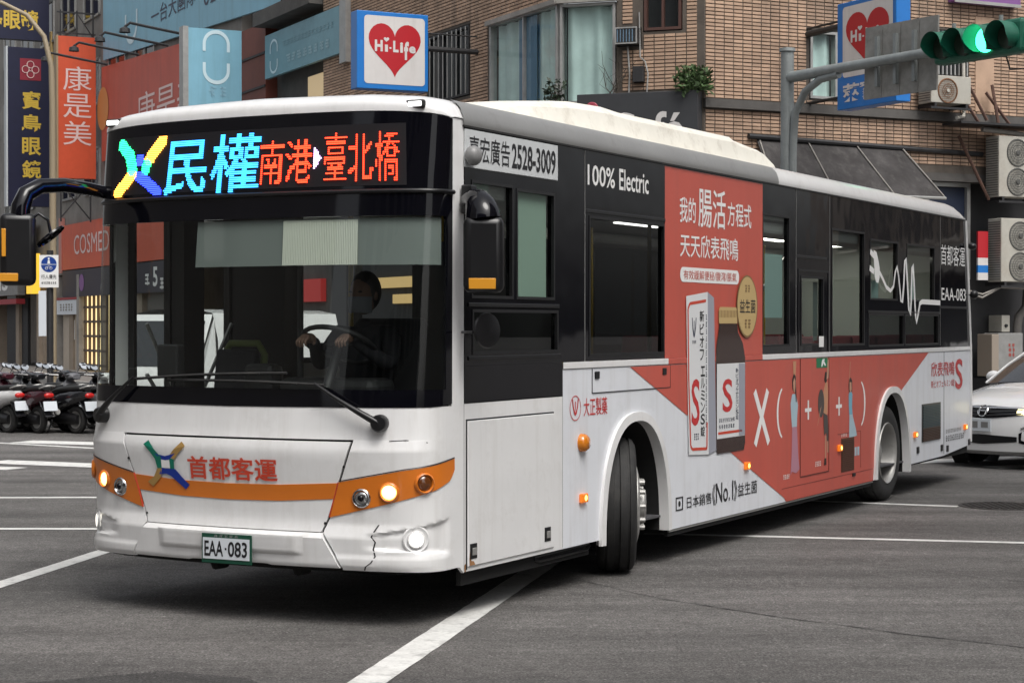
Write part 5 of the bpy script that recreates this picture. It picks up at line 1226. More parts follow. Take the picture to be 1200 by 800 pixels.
# café sign
cf = empty('cafe_sign', wp(FCc, 1.6, 4.4, .3), 0, None, True); tag(cf, 'dark grey cafe sign board half hidden behind the bus roof fairing', 'sign')
wbox('board', FCc, .45, 2.66, .02, .34, 4.4, 5.84, M('sign_dark', (.030,.032,.036), .6, var=.1), cf, .01)
wtext('lettering', 'Café', FCc, 1.02, 2.40, 4.90, 5.49, .345, 'sign_white', cf, .02)
m = MB(); m.lathe([(0,.12),(.01,.11),(.01,0)], wp(FCc, .73, 5.58, .341), (nC.x, nC.y, 0), 20); m.build('red_dot', M('dot_red', (.35,.05,.08), .5), cf)
fl_ = empty('banner_sign', wp(FB, 5.97, 2.6, .4), 0, None, True); tag(fl_, 'narrow red, white and blue banner behind the rear corner of the bus', 'sign')
for c0, c1, mt_ in ((3.0, 3.5, 'heart_red'), (2.86, 3.0, 'sign_white'), (2.72, 2.86, 'sign_blue'), (2.58, 2.72, 'sign_white')): wbox('stripe', FB, 5.86, 6.10, .30, .34, c0, c1, mt_, fl_)
# purple sign at the top edge
ps = empty('purple_sign', wp(FB, 6.2, 7.8, .1), 0, None, True); tag(ps, 'purple sign board at the top right edge above the signal', 'sign'); wbox('board', FB, 5.4, 7.0, .02, .2, 7.82, 8.9, M('sign_purple', (.20,.08,.26), .5), ps); wbox('frame', FB, 5.4, 7.0, .2, .22, 7.80, 7.86, 'alu', ps)

# ================================================================== plants on the ledges
M('leaf_one', (.045,.085,.025), .6, island=.35); M('leaf_two', (.02,.035,.018), .6, island=.35); M('twig', (.05,.04,.03), .8)
def leafy(name, label, c, rx, rz, n, size, mat, stems, seed):
    rr = random.Random(seed); r = empty(name, c, 0, None); tag(r, label, 'plant'); m = MB()
    for k in range(n):
        while True:
            x, y, z = rr.uniform(-1,1), rr.uniform(-1,1), rr.uniform(0,1)
            if x*x+y*y+(z-.45)**2*2.2 < 1 and rr.random() < .9: break
        p = Vector((x*rx, y*rx*.6, z*rz)); d = Vector((rr.uniform(-1,1), rr.uniform(-1,1), rr.uniform(-.4,.9))).normalized(); sd2 = d.cross(Vector((rr.uniform(-1,1), rr.uniform(-1,1), rr.uniform(-1,1)))).normalized(); L = size*rr.uniform(.6,1.3)
        m.add([tuple(p), tuple(p+d*L*.5+sd2*L*.22), tuple(p+d*L), tuple(p+d*L*.5-sd2*L*.22)], [(0,1,2,3)])
    o = m.build('foliage', mat, r); o['kind'] = 'stuff'
    m = MB()
    for k in range(stems): m.tube([(0,0,-.05), (rr.uniform(-.3,.3)*rx, 0, rz*.4), (rr.uniform(-.8,.8)*rx, rr.uniform(-.3,.3)*rx, rz*.85)], [.014,.01,.005], 5)
    m.build('stem', 'twig', r); return r
leafy('fern', 'bushy green fern growing from the tiled wall corner above the cafe sign', wp(FCc, 2.55, 5.82, .25), .34, .42, 420, .13, 'leaf_one', 6, 4)
leafy('potted_shrub', 'small dark shrub in front of the curtained bay window', wp(FCc, .02, 5.62, .3), .20, .50, 170, .11, 'leaf_two', 5, 6)
tw = empty('bare_shrub', wp(FCc, 1.05, 5.7, .2)); tag(tw, 'bare twiggy shrub beside the curtained window on the tiled wall', 'plant'); m = MB(); rr = random.Random(2)
for k in range(7):
    p = [Vector((0,0,0))]; 
    for j in range(5): p.append(p[-1]+Vector((rr.uniform(-.13,.15), rr.uniform(-.04,.04), rr.uniform(.06,.24))))
    m.tube(p, [.012,.010,.008,.006,.004,.003], 5)
    m.tube([p[2], p[2]+Vector((rr.uniform(-.2,.2),0,.15)), p[2]+Vector((rr.uniform(-.3,.3),0,.35))], [.006,.004,.003], 4)
m.build('twigs', 'twig', tw)

# ================================================================== shop block running down the left street
sb = empty('shop_building', wp(FA, 33, 0, 0), 0, None, True); tag(sb, 'grey weathered shop building carrying the light blue and red billboards', 'building')
M('plaster_grey', (.20,.19,.175), .85, var=.25, vs=.9, dirt=((.07,.065,.06), .6, 1.2)); M('plaster_warm', (.27,.22,.17), .85, var=.2, vs=1); M('panel_redbrown', (.16,.045,.03), .6, var=.15, vs=2)
m = MB(); m.obox(*FA, 18.2, 58, -2.5, -.02, 4.0, 15.5); m.build('wall', 'plaster_grey', sb)
m = MB(); m.obox(*FA, 12.01, 18.2, -2.5, -.3, 0, 12.5); m.build('wall', 'concrete_dark', sb)
m = MB(); m.obox(*FA, 12.05, 16.2, -.3, .35, 9.35, 9.7); m.obox(*FA, 12.05, 14.2, -.3, .2, 9.75, 12.5); m.build('eaves', 'concrete_dark', sb)
m = MB()
for k in range(5): m.obox(*FA, 12.1+.5*k, 12.14+.5*k, .28, .32, 9.7, 10.8)
m.obox(*FA, 12.05, 14.2, .28, .32, 10.75, 10.82); m.build('balcony_rail', 'steel_dark', sb)
wbox('red_brown_panel', FA, 16.15, 18.2, -.3, .02, 6.5, 9.52, 'panel_redbrown', sb)
for k in range(3): wbox('panel_batten', FA, 16.15, 18.2, .02, .05, 7.0+.85*k, 7.06+.85*k, 'steel_dark', sb)
wbox('warm_lit_panel', FA, 10.2, 13.2, -.28, -.05, 5.8, 7.75, 'warm_glow', sb)
# upper windows of the grey wall
for k in range(9):
    for z in (6.2, 9.2, 12.2):
        a = 26.5+3.4*k
        m = MB(); 
        for x in ((a, a+2.2, z, z+.08), (a, a+2.2, z+1.5, z+1.58), (a, a+.08, z, z+1.58), (a+2.12, a+2.2, z, z+1.58), (a+1.06, a+1.14, z, z+1.58)): m.obox(*FA, x[0], x[1], -.03, .05, x[2], x[3])
        w = m.build('window', 'alu', sb); m = MB(); m.obox(*FA, a+.08, a+2.12, -.02, .01, z+.08, z+1.5); m.build('pane', 'black_gloss', w)
# ground floor: pillars, shop fronts
wbox('shop_front_wall', FA, 18.2, 58, -2.6, -2.5, 0, 4.0, M('shop_inside', (.14,.12,.10), .8, var=.3, vs=1), sb)
for k in range(9): wbox('pillar', FA, 19+4.6*k, 19.6+4.6*k, -.5, -.03, 0, 4.0, 'plaster_warm', sb)
wbox('fascia', FA, 18.2, 58, -.3, .0, 3.55, 4.0, 'plaster_grey', sb)
M('door_cream', (.42,.36,.29), .6, var=.1); M('lit_shelf', (.6,.5,.3), .6, emit=(1,.74,.36), est=.9); M('shelf_dark', (.10,.07,.05), .7)
wbox('shop_door', FA, 36.6, 39.2, -.2, -.1, 0, 2.6, 'door_cream', sb)
m = MB(); m.obox(*FA, 37.4, 38.1, -.1, -.07, 1.2, 1.9); m.build('door_notice', 'print_white', sb)
wbox('lit_shop_window', FA, 32.6, 35.8, -.2, -.1, .2, 3.0, 'lit_shelf', sb)
m = MB()
for k in range(6): m.obox(*FA, 32.6+.6*k, 32.7+.6*k, -.1, -.02, .2, 3.0)
for k in range(6): m.obox(*FA, 32.6, 35.8, -.1, -.02, .3+.5*k, .38+.5*k)
m.build('shelf_frame', 'shelf_dark', sb)
for a, b, c, d, mt in ((41.5, 44, 0, 2.8, 'shelf_dark'), (45.5, 49.5, 0, 2.8, 'wall_black'), (29, 32.5, .0, 2.8, 'shelf_dark'), (23, 28, 0, 2.8, 'shop_dim')): wbox('shop_window', FA, a, b, -.25, -.15, c, d, mt, sb)
# exterior posts with notices
for a, z0, z1 in ((35.9, 0, 3.5), (39.5, 0, 3.5), (42.3, 0, 3.5)): wbox('post', FA, a, a+.35, -.2, .12, z0, z1, 'plaster_warm' if a > 40 else 'concrete', sb)

# ---- signs of the left street
M('sky_blue_sign', (.20,.42,.54), .5, var=.06, vs=1.2, streak=((.13,.26,.32), .45, 3)); M('sky_blue_text', (.55,.70,.76), .5); M('sign_navy', (.008,.010,.035), .45, var=.1); M('sign_orange', (.56,.08,.03), .45, var=.06, streak=((.36,.07,.035), .4, 3)); M('sign_gold', (.55,.38,.05), .45); M('sign_pink', (.68,.52,.50), .5); M('bill_red', (.46,.085,.055), .5, var=.08, vs=1, streak=((.27,.07,.05), .5, 3)); M('sign_teal', (.15,.30,.36), .5, var=.08)
def u_logo(m, F, c, z, w, h, o):
    """two round brackets standing open, one above the other"""
    for sg in (1, -1):
        pts = [(c+w*math.cos(a), z+sg*(h*.28+h*.30*math.sin(a))) for a in np.linspace(0, math.pi, 17)]; inn = [(c+(w-.22*w)*math.cos(a), z+sg*(h*.28+h*.22*math.sin(a))) for a in np.linspace(0, math.pi, 17)]
        m.grid([[wp(F, a, zz, o) for a, zz in [(pts[0][0], z+sg*h*.12)]+pts+[(pts[-1][0], z+sg*h*.12)]], [wp(F, a, zz, o) for a, zz in [(inn[0][0], z+sg*h*.12)]+inn+[(inn[-1][0], z+sg*h*.12)]]])
s1 = empty('billboard', wp(FA, 24, 9.9, .1), 0, None, True); tag(s1, 'large light blue billboard with dark lettering along the top edge', 'billboard')
m = MB(); m.prism([wp(FA, 32.5, 10.55, .10), wp(FA, 14.3, 9.75, .10), wp(FA, 14.3, 13.7, .10), wp(FA, 32.5, 13.7, .10)], (-nA.x*.08, -nA.y*.08, 0)); m.build('board', 'sky_blue_sign', s1)
wtext('lettering', '一台大團隊', FA, 26.6, 22.0, 10.85, 11.4, .11, 'text_navy', s1, .002); wtext('lettering', '02-2653-', FA, 21.2, 16.9, 10.65, 11.2, .11, 'text_navy', s1, 0.0)
m = MB(); u_logo(m, FA, 28.9, 11.9, .75, 2.2, .112); m.build('logo', 'sky_blue_text', s1)
s2 = empty('billboard', wp(FA, 28, 7.9, .1), 0, None, True); tag(s2, 'faded red pharmacy billboard with white characters above the bus roof', 'billboard')
m = MB(); m.prism([wp(FA, 32.8, 7.2, .08), wp(FA, 21.6, 7.2, .08), wp(FA, 21.6, 9.85, .08), wp(FA, 32.8, 10.35, .08)], (-nA.x*.07, -nA.y*.07, 0)); m.build('board', 'bill_red', s2)
wtext('lettering', '康是美', FA, 28.3, 21.9, 7.75, 8.95, .09, 'sign_pink', s2, .0)
m = MB(); m.poly([wp(FA, 32.6+.75*math.cos(a), 8.95+.72*math.sin(a), .095) for a in np.linspace(0, 2*math.pi, 28)[:-1]]); m.build('orange_disc', M('disc_orange', (.55,.25,.08), .5), s2)
for k, (a, z) in enumerate(((31.5, 10.28), (27.6, 10.1), (24.4, 9.97), (21.6, 9.85))):
    r = empty('sign_lamp', wp(FA, a, z, .35), 0, None, True); tag(r, '%s of the four bent-arm lamps over the red billboard' % ('leftmost', 'second from the left', 'third from the left', 'rightmost')[k], 'lamp', 'billboard lamps')
    m = MB(); m.tube([wp(FA, a, z, .2), wp(FA, a+.3, z+.25, 1.6), wp(FA, a+.35, z+.32, 2.0), wp(FA, a+.36, z+.2, 2.15)], .04, 6); m.build('arm', 'steel_dark', r)
    m = MB(); m.lathe([(0,.05),(.05,.14),(.16,.16)], wp(FA, a+.36, z+.2, 2.15), (0,0,-1), 12); m.build('lamp_shade', 'steel_dark', r)
s3 = empty('projecting_sign', wp(FA, 20.2, 7.4, .1), 0, None, True); tag(s3, 'light blue upright box sign with two white brackets as logo', 'sign')
FS3 = (Vector(wp(FA, 16.7, 0, 1.9)[:2]), -nA, -uA)
m = MB(); m.obox(*FS3, 0, 1.42, -.30, 0, 6.9, 9.32); m.build('case', 'sky_blue_sign', s3); m = MB(); m.obox(*FS3, -.14, .0, -.33, .02, 6.9, 9.35); m.build('edge', 'alu', s3)
m = MB(); u_logo(m, FS3, .74, 8.6, .36, 1.2, .01); m.build('logo', 'sky_blue_text', s3); stuff(marks(2, .5, 1.05, 7.6, 7.85, wmap(FS3, .01)).build('faint_marks', M('faint_blue', (.24,.44,.55), .5), s3))
s4 = empty('projecting_sign', wp(FA, 13, 7.6, .2), 0, None, True); tag(s4, 'teal blue horizontal sign board with faint lettering left of the heart sign', 'sign')
wbox('board', FA, 10.6, 15.9, .02, .12, 8.0, 9.1, 'sign_teal', s4); wbox('end_plate', FA, 10.2, 10.6, .0, .14, 7.75, 9.2, 'alu', s4)
m = MB(); u_logo(m, FA, 15.2, 8.5, .3, .75, .13); m.build('logo', 'sky_blue_text', s4); stuff(marks(14, 14.6, 11.0, 8.66, 8.80, wmap(FA, .13)).build('faint_marks', M('faint_teal', (.20,.36,.42), .5), s4)); stuff(marks(8, 14.3, 11.2, 8.22, 8.42, wmap(FA, .13)).build('lettering_marks', M('faint_teal_light', (.30,.47,.53), .5), s4))
# upright signs that stick out from the wall: face along nA (image left = outer end)
def upright(name, label, a, o0, o1, z0, z1, th, mat, edge):
    F = (Vector(wp(FA, a, 0, o1)[:2]), -nA, -uA); r = empty(name, (*wp(FA, a, 0, (o0+o1)/2)[:2], z0), 0, None, True); tag(r, label, 'sign'); m = MB(); m.obox(*F, 0, o1-o0, -th, 0, z0, z1); m.build('case', mat, r)
    m = MB(); m.obox(*F, -.06, 0, -th-.02, .03, z0-.02, z1+.02); m.build('edge', edge, r); return r, F
r, F = upright('shop_sign', 'upright orange sign with three white characters at the left', 33.3, .15, 1.42, 6.65, 11.4, .3, 'sign_orange', M('edge_tan', (.30,.22,.13), .6))
m = MB(); put_vert(m, '康是美', .17, 1.12, 7.65, 10.4, wmap(F, .01), .0); m.build('lettering', 'sign_pink', r)
m = MB(); 
for x in (.1, .65, 1.2): m.obox(*F, x, x+.05, -.2, -.15, 11.4, 12.3)
for z in (11.5, 12.2): m.obox(*F, -.0, 1.3, -.2, -.15, z, z+.05)
m.tube([wp(F, .1, 11.45, -.17), wp(F, .65, 12.25, -.17), wp(F, 1.2, 11.45, -.17)], .025, 5)
for x in (.1, 1.1): m.obox(*F, x, x+.05, -.2, -.15, 5.2, 6.65)
m.tube([wp(F, .1, 5.3, -.17), wp(F, 1.1, 6.5, -.17)], .025, 5); m.tube([wp(F, 1.1, 5.3, -.17), wp(F, .1, 6.5, -.17)], .025, 5); m.build('lattice', 'steel_dark', r)
r, F = upright('shop_sign', 'upright navy sign with gold characters and red flower badge', 40.4, .1, 1.65, 6.1, 11.95, .3, 'sign_navy', M('edge_pale', (.45,.48,.50), .5))
m = MB(); put_vert(m, '寶島眼鏡', .52, 1.22, 6.95, 10.35, wmap(F, .01), .02, .22); m.build('lettering', 'sign_gold', r)
bd = MB().poly([wp(F, x, z, .01) for x, z in ((.45,10.75),(1.22,10.75),(1.22,11.55),(.45,11.55))]).build('badge', M('badge_red', (.22,.015,.03), .5), r)
m = MB()
for k in range(4):
    a = math.pi/2*k+math.pi/2; c = (.835+.18*math.cos(a), 11.15+.18*math.sin(a)); pts = [wp(F, c[0]+.13*math.cos(t), c[1]+.13*math.sin(t), .02) for t in np.linspace(0, 2*math.pi, 14)]; m.tube(pts, .016, 4)
m.build('flower', 'sign_pink', bd)
m = MB(); m.obox(*F, 1.58, 1.72, -.2, .05, 6.8, 12.6); m.build('gold_edge', M('edge_gold', (.42,.29,.11), .6), r)
r, F = upright('shop_sign', 'horizontal navy sign with gold characters at the top left corner', 40.5, .1, 3.4, 12.25, 13.9, .35, 'sign_navy', 'edge_pale')
m = MB(); put_text(m, '寶島眼鏡', .3, 2.9, 12.6, 13.35, wmap(F, .01), .025); m.build('lettering', 'sign_gold', r); m = MB(); m.obox(*F, 0, 3.35, -.36, .02, 13.9, 13.98); m.build('cap_rail', 'edge_pale', r)
# COSMED fascia
r = empty('shop_sign', wp(FA, 36, 3.7, .3), 0, None, True); tag(r, 'orange-red pharmacy fascia sign with white Latin letters left of the bus', 'sign')
wbox('board', FA, 24.0, 38.5, .01, .11, 3.70, 5.30, 'sign_orange', r); wbox('end_face', FA, 38.5, 38.9, .0, .13, 3.6, 5.6, M('end_pink', (.45,.20,.17), .6), r)
wtext('lettering', 'COSMED', FA, 36.6, 31.7, 4.2, 4.88, .12, 'sign_pink', r, .0); wtext('lettering', '康是美', FA, 31.2, 28.9, 4.2, 5.0, .12, 'sign_pink', r, .01)
r = empty('shop_sign', wp(FA, 33, 2.7, .3), 0, None, True); tag(r, 'dark purple strip sign under the orange pharmacy fascia', 'sign'); wbox('board', FA, 24.0, 38.4, .01, .11, 2.72, 3.66, M('sign_violet', (.014,.009,.024), .5), r); wtext('lettering', '5', FA, 26.4, 25.9, 2.9, 3.5, .12, 'print_white', r, .02); stuff(marks(1, 27.4, 26.7, 2.95, 3.3, wmap(FA, .12), marks(1, 25.7, 25.1, 2.8, 3.15, wmap(FA, .12))).build('lettering_marks', 'print_white', r)); m = MB(); m.poly([wp(FA, 35.5+.35*math.cos(a), 3.2+.3*math.sin(a), .12) for a in np.linspace(0, 6.28, 18)[:-1]]); m.build('purple_disc', 'sign_purple', r)
r = empty('shop_sign', wp(FA, 40, 2.6, .3), 0, None, True); tag(r, 'red edged white strip sign above the cream shop door', 'sign'); wbox('board', FA, 36.2, 39.4, .0, .1, 2.1, 2.62, 'plate_white', r); wbox('red_strip', FA, 36.2, 39.4, .0, .12, 2.63, 2.71, M('strip_red', (.30,.02,.03), .5), r); stuff(marks(5, 38.9, 36.8, 2.22, 2.48, wmap(FA, .105)).build('lettering_marks', 'concrete', r))
r = empty('shop_sign', wp(FA, 44, 2.9, .3), 0, None, True); tag(r, 'yellow lit box sign behind the round blue pedestrian sign', 'sign'); wbox('board', FA, 41.2, 42.2, .3, .6, 2.9, 4.4, M('sign_yellow', (.6,.38,.03), .5, emit=(1,.6,.05), est=.5), r)
r = empty('shop_sign', wp(FA, 48, 2.6, .3), 0, None, True); tag(r, 'grey shop sign with pale letters at the left edge below the mirror', 'sign'); wbox('board', FA, 44.8, 52, .1, .4, 2.9, 4.1, 'cabinet_grey', r); wtext('lettering', 'ds', FA, 49.4, 46.6, 3.1, 3.9, .41, 'print_white', r, .02); wbox('red_strip', FA, 44.8, 52, .1, .45, 2.55, 2.75, 'strip_red', r)
r = empty('shop_sign', wp(FA, 7.8, 2.3, .0), 0, None, True); tag(r, 'warm yellow lit strip sign seen through the windscreen right of the driver', 'sign'); wbox('board', FA, 5.9, 9.4, -.19, -.1, 2.55, 2.78, M('lit_warm', (.5,.4,.2), .5, emit=(1,.62,.22), est=.28), r); wbox('lower_board', FA, 5.9, 8.0, -.19, -.1, 2.2, 2.4, 'lit_warm', r)
r = empty('shop_sign', wp(FA, 13.8, 2.3, .0), 0, None, True); tag(r, 'red shop sign seen through the bus windscreen left of the driver', 'sign'); wbox('board', FA, 12.6, 15.4, -.29, -.15, 2.30, 2.85, M('lit_red', (.4,.03,.03), .5, emit=(1,.06,.05), est=.10), r); MB().poly([wp(FA, 14.8+.22*math.cos(a), 2.57+.18*math.sin(a), -.145) for a in np.linspace(0, 6.28, 18)[:-1]]).build('white_disc', 'print_white', r)
r = empty('rolled_awning', wp(FA, 46, 4.4, .3), 0, None, True); tag(r, 'pale striped rolled awning at the left edge behind the mirror', 'awning'); m = MB(); rows = []
for i in range(9):
    a = math.pi*i/8; rows.append([wp(FA, x, 5.0+.6*math.cos(a), .1+.7*math.sin(a)) for x in np.linspace(42.5, 52, 8)])
m.grid(rows); m.build('canvas', M('canvas_pale', (.42,.40,.36), .8, var=.2, vs=2), r, smooth=60)
for k in range(2): m = MB(); m.tube([wp(FA, 42.5, 4.8+.4*k, .82), wp(FA, 52, 4.8+.4*k, .82)], .04, 5); m.build('awning_bar', 'concrete_dark', r)

# ================================================================== street furniture
# street lamp with bent top
sl = empty('street_lamp', (-10.95, 45.3, 0)); tag(sl, 'thin beige street lamp with curved top in front of the navy sign', 'street lamp'); M('lamp_beige', (.26,.21,.14), .6)
m = MB(); m.tube([(0,0,0),(0,0,7.0),(-.03,0,7.9),(-.2,0,8.6),(-.6,0,9.1),(-1.2,0,9.4),(-2.0,0,9.5)], [.09,.075,.065,.06,.055,.05,.045], 10); m.build('pole', 'lamp_beige', sl, smooth=60); m = MB(); m.ell((-2.25,0,9.48), .32,.12,.07, 14, 6); m.build('lamp_head', 'cabinet_grey', sl, smooth=60)
# round blue pedestrian sign
pd = empty('pedestrian_sign', (-9.73, 40, 0)); tag(pd, 'square white traffic sign with round blue pedestrian and bicycle disc on a post', 'sign'); M('disc_blue', (.01,.05,.26), .4)
m = MB(); m.cyl((0,0,.1),(0,0,3.3),.07,n=10); m.build('post', 'steel_dark', pd); m = MB(); m.box(-.20,.20,-.10,-.08,2.52,3.20); fc = m.build('plate', 'print_white', pd)
m = MB(); m.poly([(.165*math.cos(a), -.103, 3.005+.165*math.sin(a)) for a in np.linspace(0, 2*math.pi, 30)[:-1]]); m.build('disc', 'disc_blue', fc)
m = MB(); m.box(-.165,.165,-.107,-.104,2.998,3.008); m.poly([(.0+.022*math.cos(a), -.107, 3.125+.022*math.sin(a)) for a in np.linspace(0, 6.28, 10)[:-1]]); m.poly([(-.03,-.107,3.02),(.03,-.107,3.02),(.018,-.107,3.095),(-.018,-.107,3.095)])
for c in (-.045,.045): m.tube([(c+.028*math.cos(a), -.108, 2.925+.028*math.sin(a)) for a in np.linspace(0, 6.28, 12)], .005, 4)
m.tube([(-.045,-.108,2.925),(-.01,-.108,2.965),(.03,-.108,2.96),(.045,-.108,2.925)], .005, 4); m.build('pictogram', 'print_white', fc)
m = MB(); put_text(m, '行人優先', -.16, .16, 2.70, 2.79, lambda x, z: (x, -.105, z), .006); m.build('lettering', 'print_black', fc); stuff(marks(8, -.16, .16, 2.59, 2.64, lambda x, z: (x, -.105, z)).build('lettering_marks', 'print_black', fc))
m = MB(); m.box(-.22,-.06,-.09,-.075,1.5,2.45); m.build('notice', 'plate_white', pd)
# traffic signal
tl = empty('traffic_signal', (4.2, 29.0, 0)); tag(tl, 'grey signal mast with horizontal arm and green traffic light over the street', 'traffic light'); M('mast_grey', (.24,.26,.26), .5, .4, var=.15, vs=5); M('signal_green', (.006,.10,.06), .45, var=.12, vs=6)
m = MB(); m.tube([(0,0,.1),(0,0,5.9)], [.11,.10], 14); m.lathe([(5.9,.125),(5.95,.12),(5.97,0)], (0,0,0), (0,0,1), 14); m.build('mast', 'mast_grey', tl, smooth=50)
ad_ = Vector((1.68, -2.6, 0)); 
m = MB(); m.tube([(0,0,5.50), tuple(ad_*.5+Vector((0,0,5.52))), tuple(ad_*1.75+Vector((0,0,5.55)))], [.085,.075,.06], 12); m.build('arm', 'mast_grey', tl, smooth=50)
m = MB(); m.tube([tuple(ad_*.035+Vector((0,0,3.2))), tuple(ad_*.045+Vector((0,0,4.5))), tuple(ad_*.06+Vector((0,0,4.95))), tuple(ad_*.13+Vector((0,0,5.25))), tuple(ad_*.24+Vector((0,0,5.40))), tuple(ad_*.37+Vector((0,0,5.43)))], .06, 10); m.build('brace', 'mast_grey', tl, smooth=50)
ua = ad_.normalized(); un = Vector((-ua.y, ua.x, 0)); un = un if un.x < 0 else -un      # faces image left
sgc = ad_*1.0+Vector((0,0,5.55))
def tp(a, o, z): return tuple(sgc+ua*a+un*o+Vector((0,0,z)))
m = MB(); Pn = [tp(a, o, z) for z in (-.23, .23) for a, o in ((.06,-.12),(1.66,-.12),(1.66,.12),(.06,.12))]; m.add(Pn, [(0,3,2,1),(4,5,6,7),(0,1,5,4),(1,2,6,5),(2,3,7,6),(3,0,4,7)]); hs_ = m.build('signal_housing', 'signal_green', tl, bevel=.06, seg=3)
M('lens_green', (.0,.5,.2), .3, emit=(.05,1.0,.45), est=4.0); M('lens_off', (.02,.03,.02), .3)
for k in range(4):
    a = .27+.39*k; lit = (k == 2)
    m = MB(); m.lathe([(.12,.17),(.15,.165),(.16,0)], sgc+ua*a, un, 24); m.build('lens', 'lens_green' if lit else 'lens_off', hs_, smooth=60)
    m = MB(); rows = []
    for d_ in (.11, .38):
        rows.append([tuple(sgc+ua*(a+.185*math.sin(t))+un*(d_ if d_ < .2 else .38-.16*max(0, -math.cos(t)))+Vector((0,0,.19*math.cos(t)))) for t in np.linspace(-2.5, 2.5, 21)])
    m.grid(rows); m.build('visor', 'signal_green', hs_, smooth=60)
m = MB(); m.tube([tp(1.2,-.1,-.22), tp(1.25,-.12,-.4), tp(1.5,-.12,-.42), tp(1.9,-.1,-.1)], .012, 5); m.build('cable', 'black_rubber', tl)
m = MB()
for a in (.35, 1.2): m.cyl(tp(a, 0, .2), tp(a, 0, .32), .03, n=8)
m.build('hanger', 'mast_grey', tl)
# back of the sign board hung on the arm
sbk = empty('traffic_sign', tuple(Vector((4.2,29.0,0))+ad_*.78+Vector((0,0,4.9))), 0, None, True); tag(sbk, 'weathered grey back of a sign board clamped to the signal arm', 'sign'); M('sign_back', (.24,.235,.22), .55, .3, var=.3, vs=3, dirt=((.10,.09,.08), .6, 4))
o_ = Vector((4.2,29.0,0)); 
def bp_(k, off, z): return tuple(o_+ad_*k-un*0+un*off+Vector((0,0,z)))
m = MB()
for i in range(4):
    k0, k1 = .50+.118*i, .50+.118*(i+1)-.004
    c0, c1 = 6.02+.012*i, 6.02+.012*(i+1)
    m.prism([bp_(k0, -.12, 5.02), bp_(k1, -.12, 5.02), bp_(k1+.01, -.12, 6.06), bp_(k0+.01, -.12, 6.06)], tuple(un*-.03))
m.build('panel', 'sign_back', sbk)
for i in range(3):
    k = .60+.12*i; m = MB(); m.prism([bp_(k-.009, -.06, 5.18), bp_(k+.009, -.06, 5.18), bp_(k+.009, -.06, 5.9), bp_(k-.009, -.06, 5.9)], tuple(un*-.06)); m.build('clamp', 'mast_grey', sbk)

# pavement with kerb round the corner building
m = MB(); P = [wp(FA, 58, 0, 3.0), wp(FA, 3, 0, 3.0), wp(FCc, -.6, 0, 4.6), wp(FCc, 2.3, 0, 5.4), wp(FCc, 4.2, 0, 4.6), wp(FB, 4, 0, 4.4), wp(FB, 22, 0, 4.4), wp(FB, 22, 0, -6), wp(FA, 58, 0, -6)]
m.prism([(x, y, .12) for x, y, _ in P], (0,0,-.12)); tag(m.build('pavement', 'paving'), kind='structure')
m = MB(); Q = P[:7]
for a, b in zip(Q[:-1], Q[1:]):
    d = Vector((b[0]-a[0], b[1]-a[1])); n = Vector((d.y, -d.x)).normalized()*.15; n = n if (n.y < 0 or n.x < 0) else -n
    m.prism([(a[0], a[1], .124), (b[0], b[1], .124), (b[0]+n.x, b[1]+n.y, .124), (a[0]+n.x, a[1]+n.y, .124)], (0,0,-.12))
tag(m.build('kerb', 'kerb'), kind='structure')

# ================================================================== white hatchback at the right edge
M('car_white', (.70,.70,.70), .25, coat=.8, var=.02); M('car_glass', (.012,.013,.015), .06, coat=1.0); M('headlamp_on', (.9,.85,.6), .2, emit=(1,.85,.40), est=1.1)
car = empty('parked_car', (5.68, 23.0, 0), R(40)); tag(car, 'white hatchback with lit headlight waiting behind the bus at right', 'car')
prof = [(.12,.17,.80,.28,.0),(.005,.22,.84,.26,.0),(.0,.36,.86,.25,.0),(.0,.46,.86,.25,.0),(.03,.56,.86,.26,.0),(.05,.66,.85,.28,.01),(.09,.74,.83,.30,.02),(.16,.80,.80,.30,.03),(.32,.86,.80,.26,.05),(.6,.92,.80,.16,.06),(.95,.98,.79,.10,.06),(1.2,1.03,.78,.12,.06)]
def carF(y, z, off=0.0):
    """front fascia surface point at lateral y, height z"""
    zs = [p[1] for p in prof[:8]]; x = np.interp(z, zs, [p[0] for p in prof[:8]]); hw = np.interp(z, zs, [p[2] for p in prof[:8]]); bw = np.interp(z, zs, [p[3] for p in prof[:8]])
    return (float(x+bw*(abs(y)/hw)**2.5)-off, y, z)
m = MB(); m.grid([[(x+bw*abs(t)**2.5, hw*t, z-dr*abs(t)**3) for t in np.linspace(-1, 1, 33)] for x, z, hw, bw, dr in prof]); m.build('front_body', 'car_white', car, smooth=35)
def car_low(s):
    for c in (.88, 3.35):
        if abs(s-c) < .36: return .20+math.sqrt(max(.36**2-(s-c)**2, 0))*1.25
    return .20
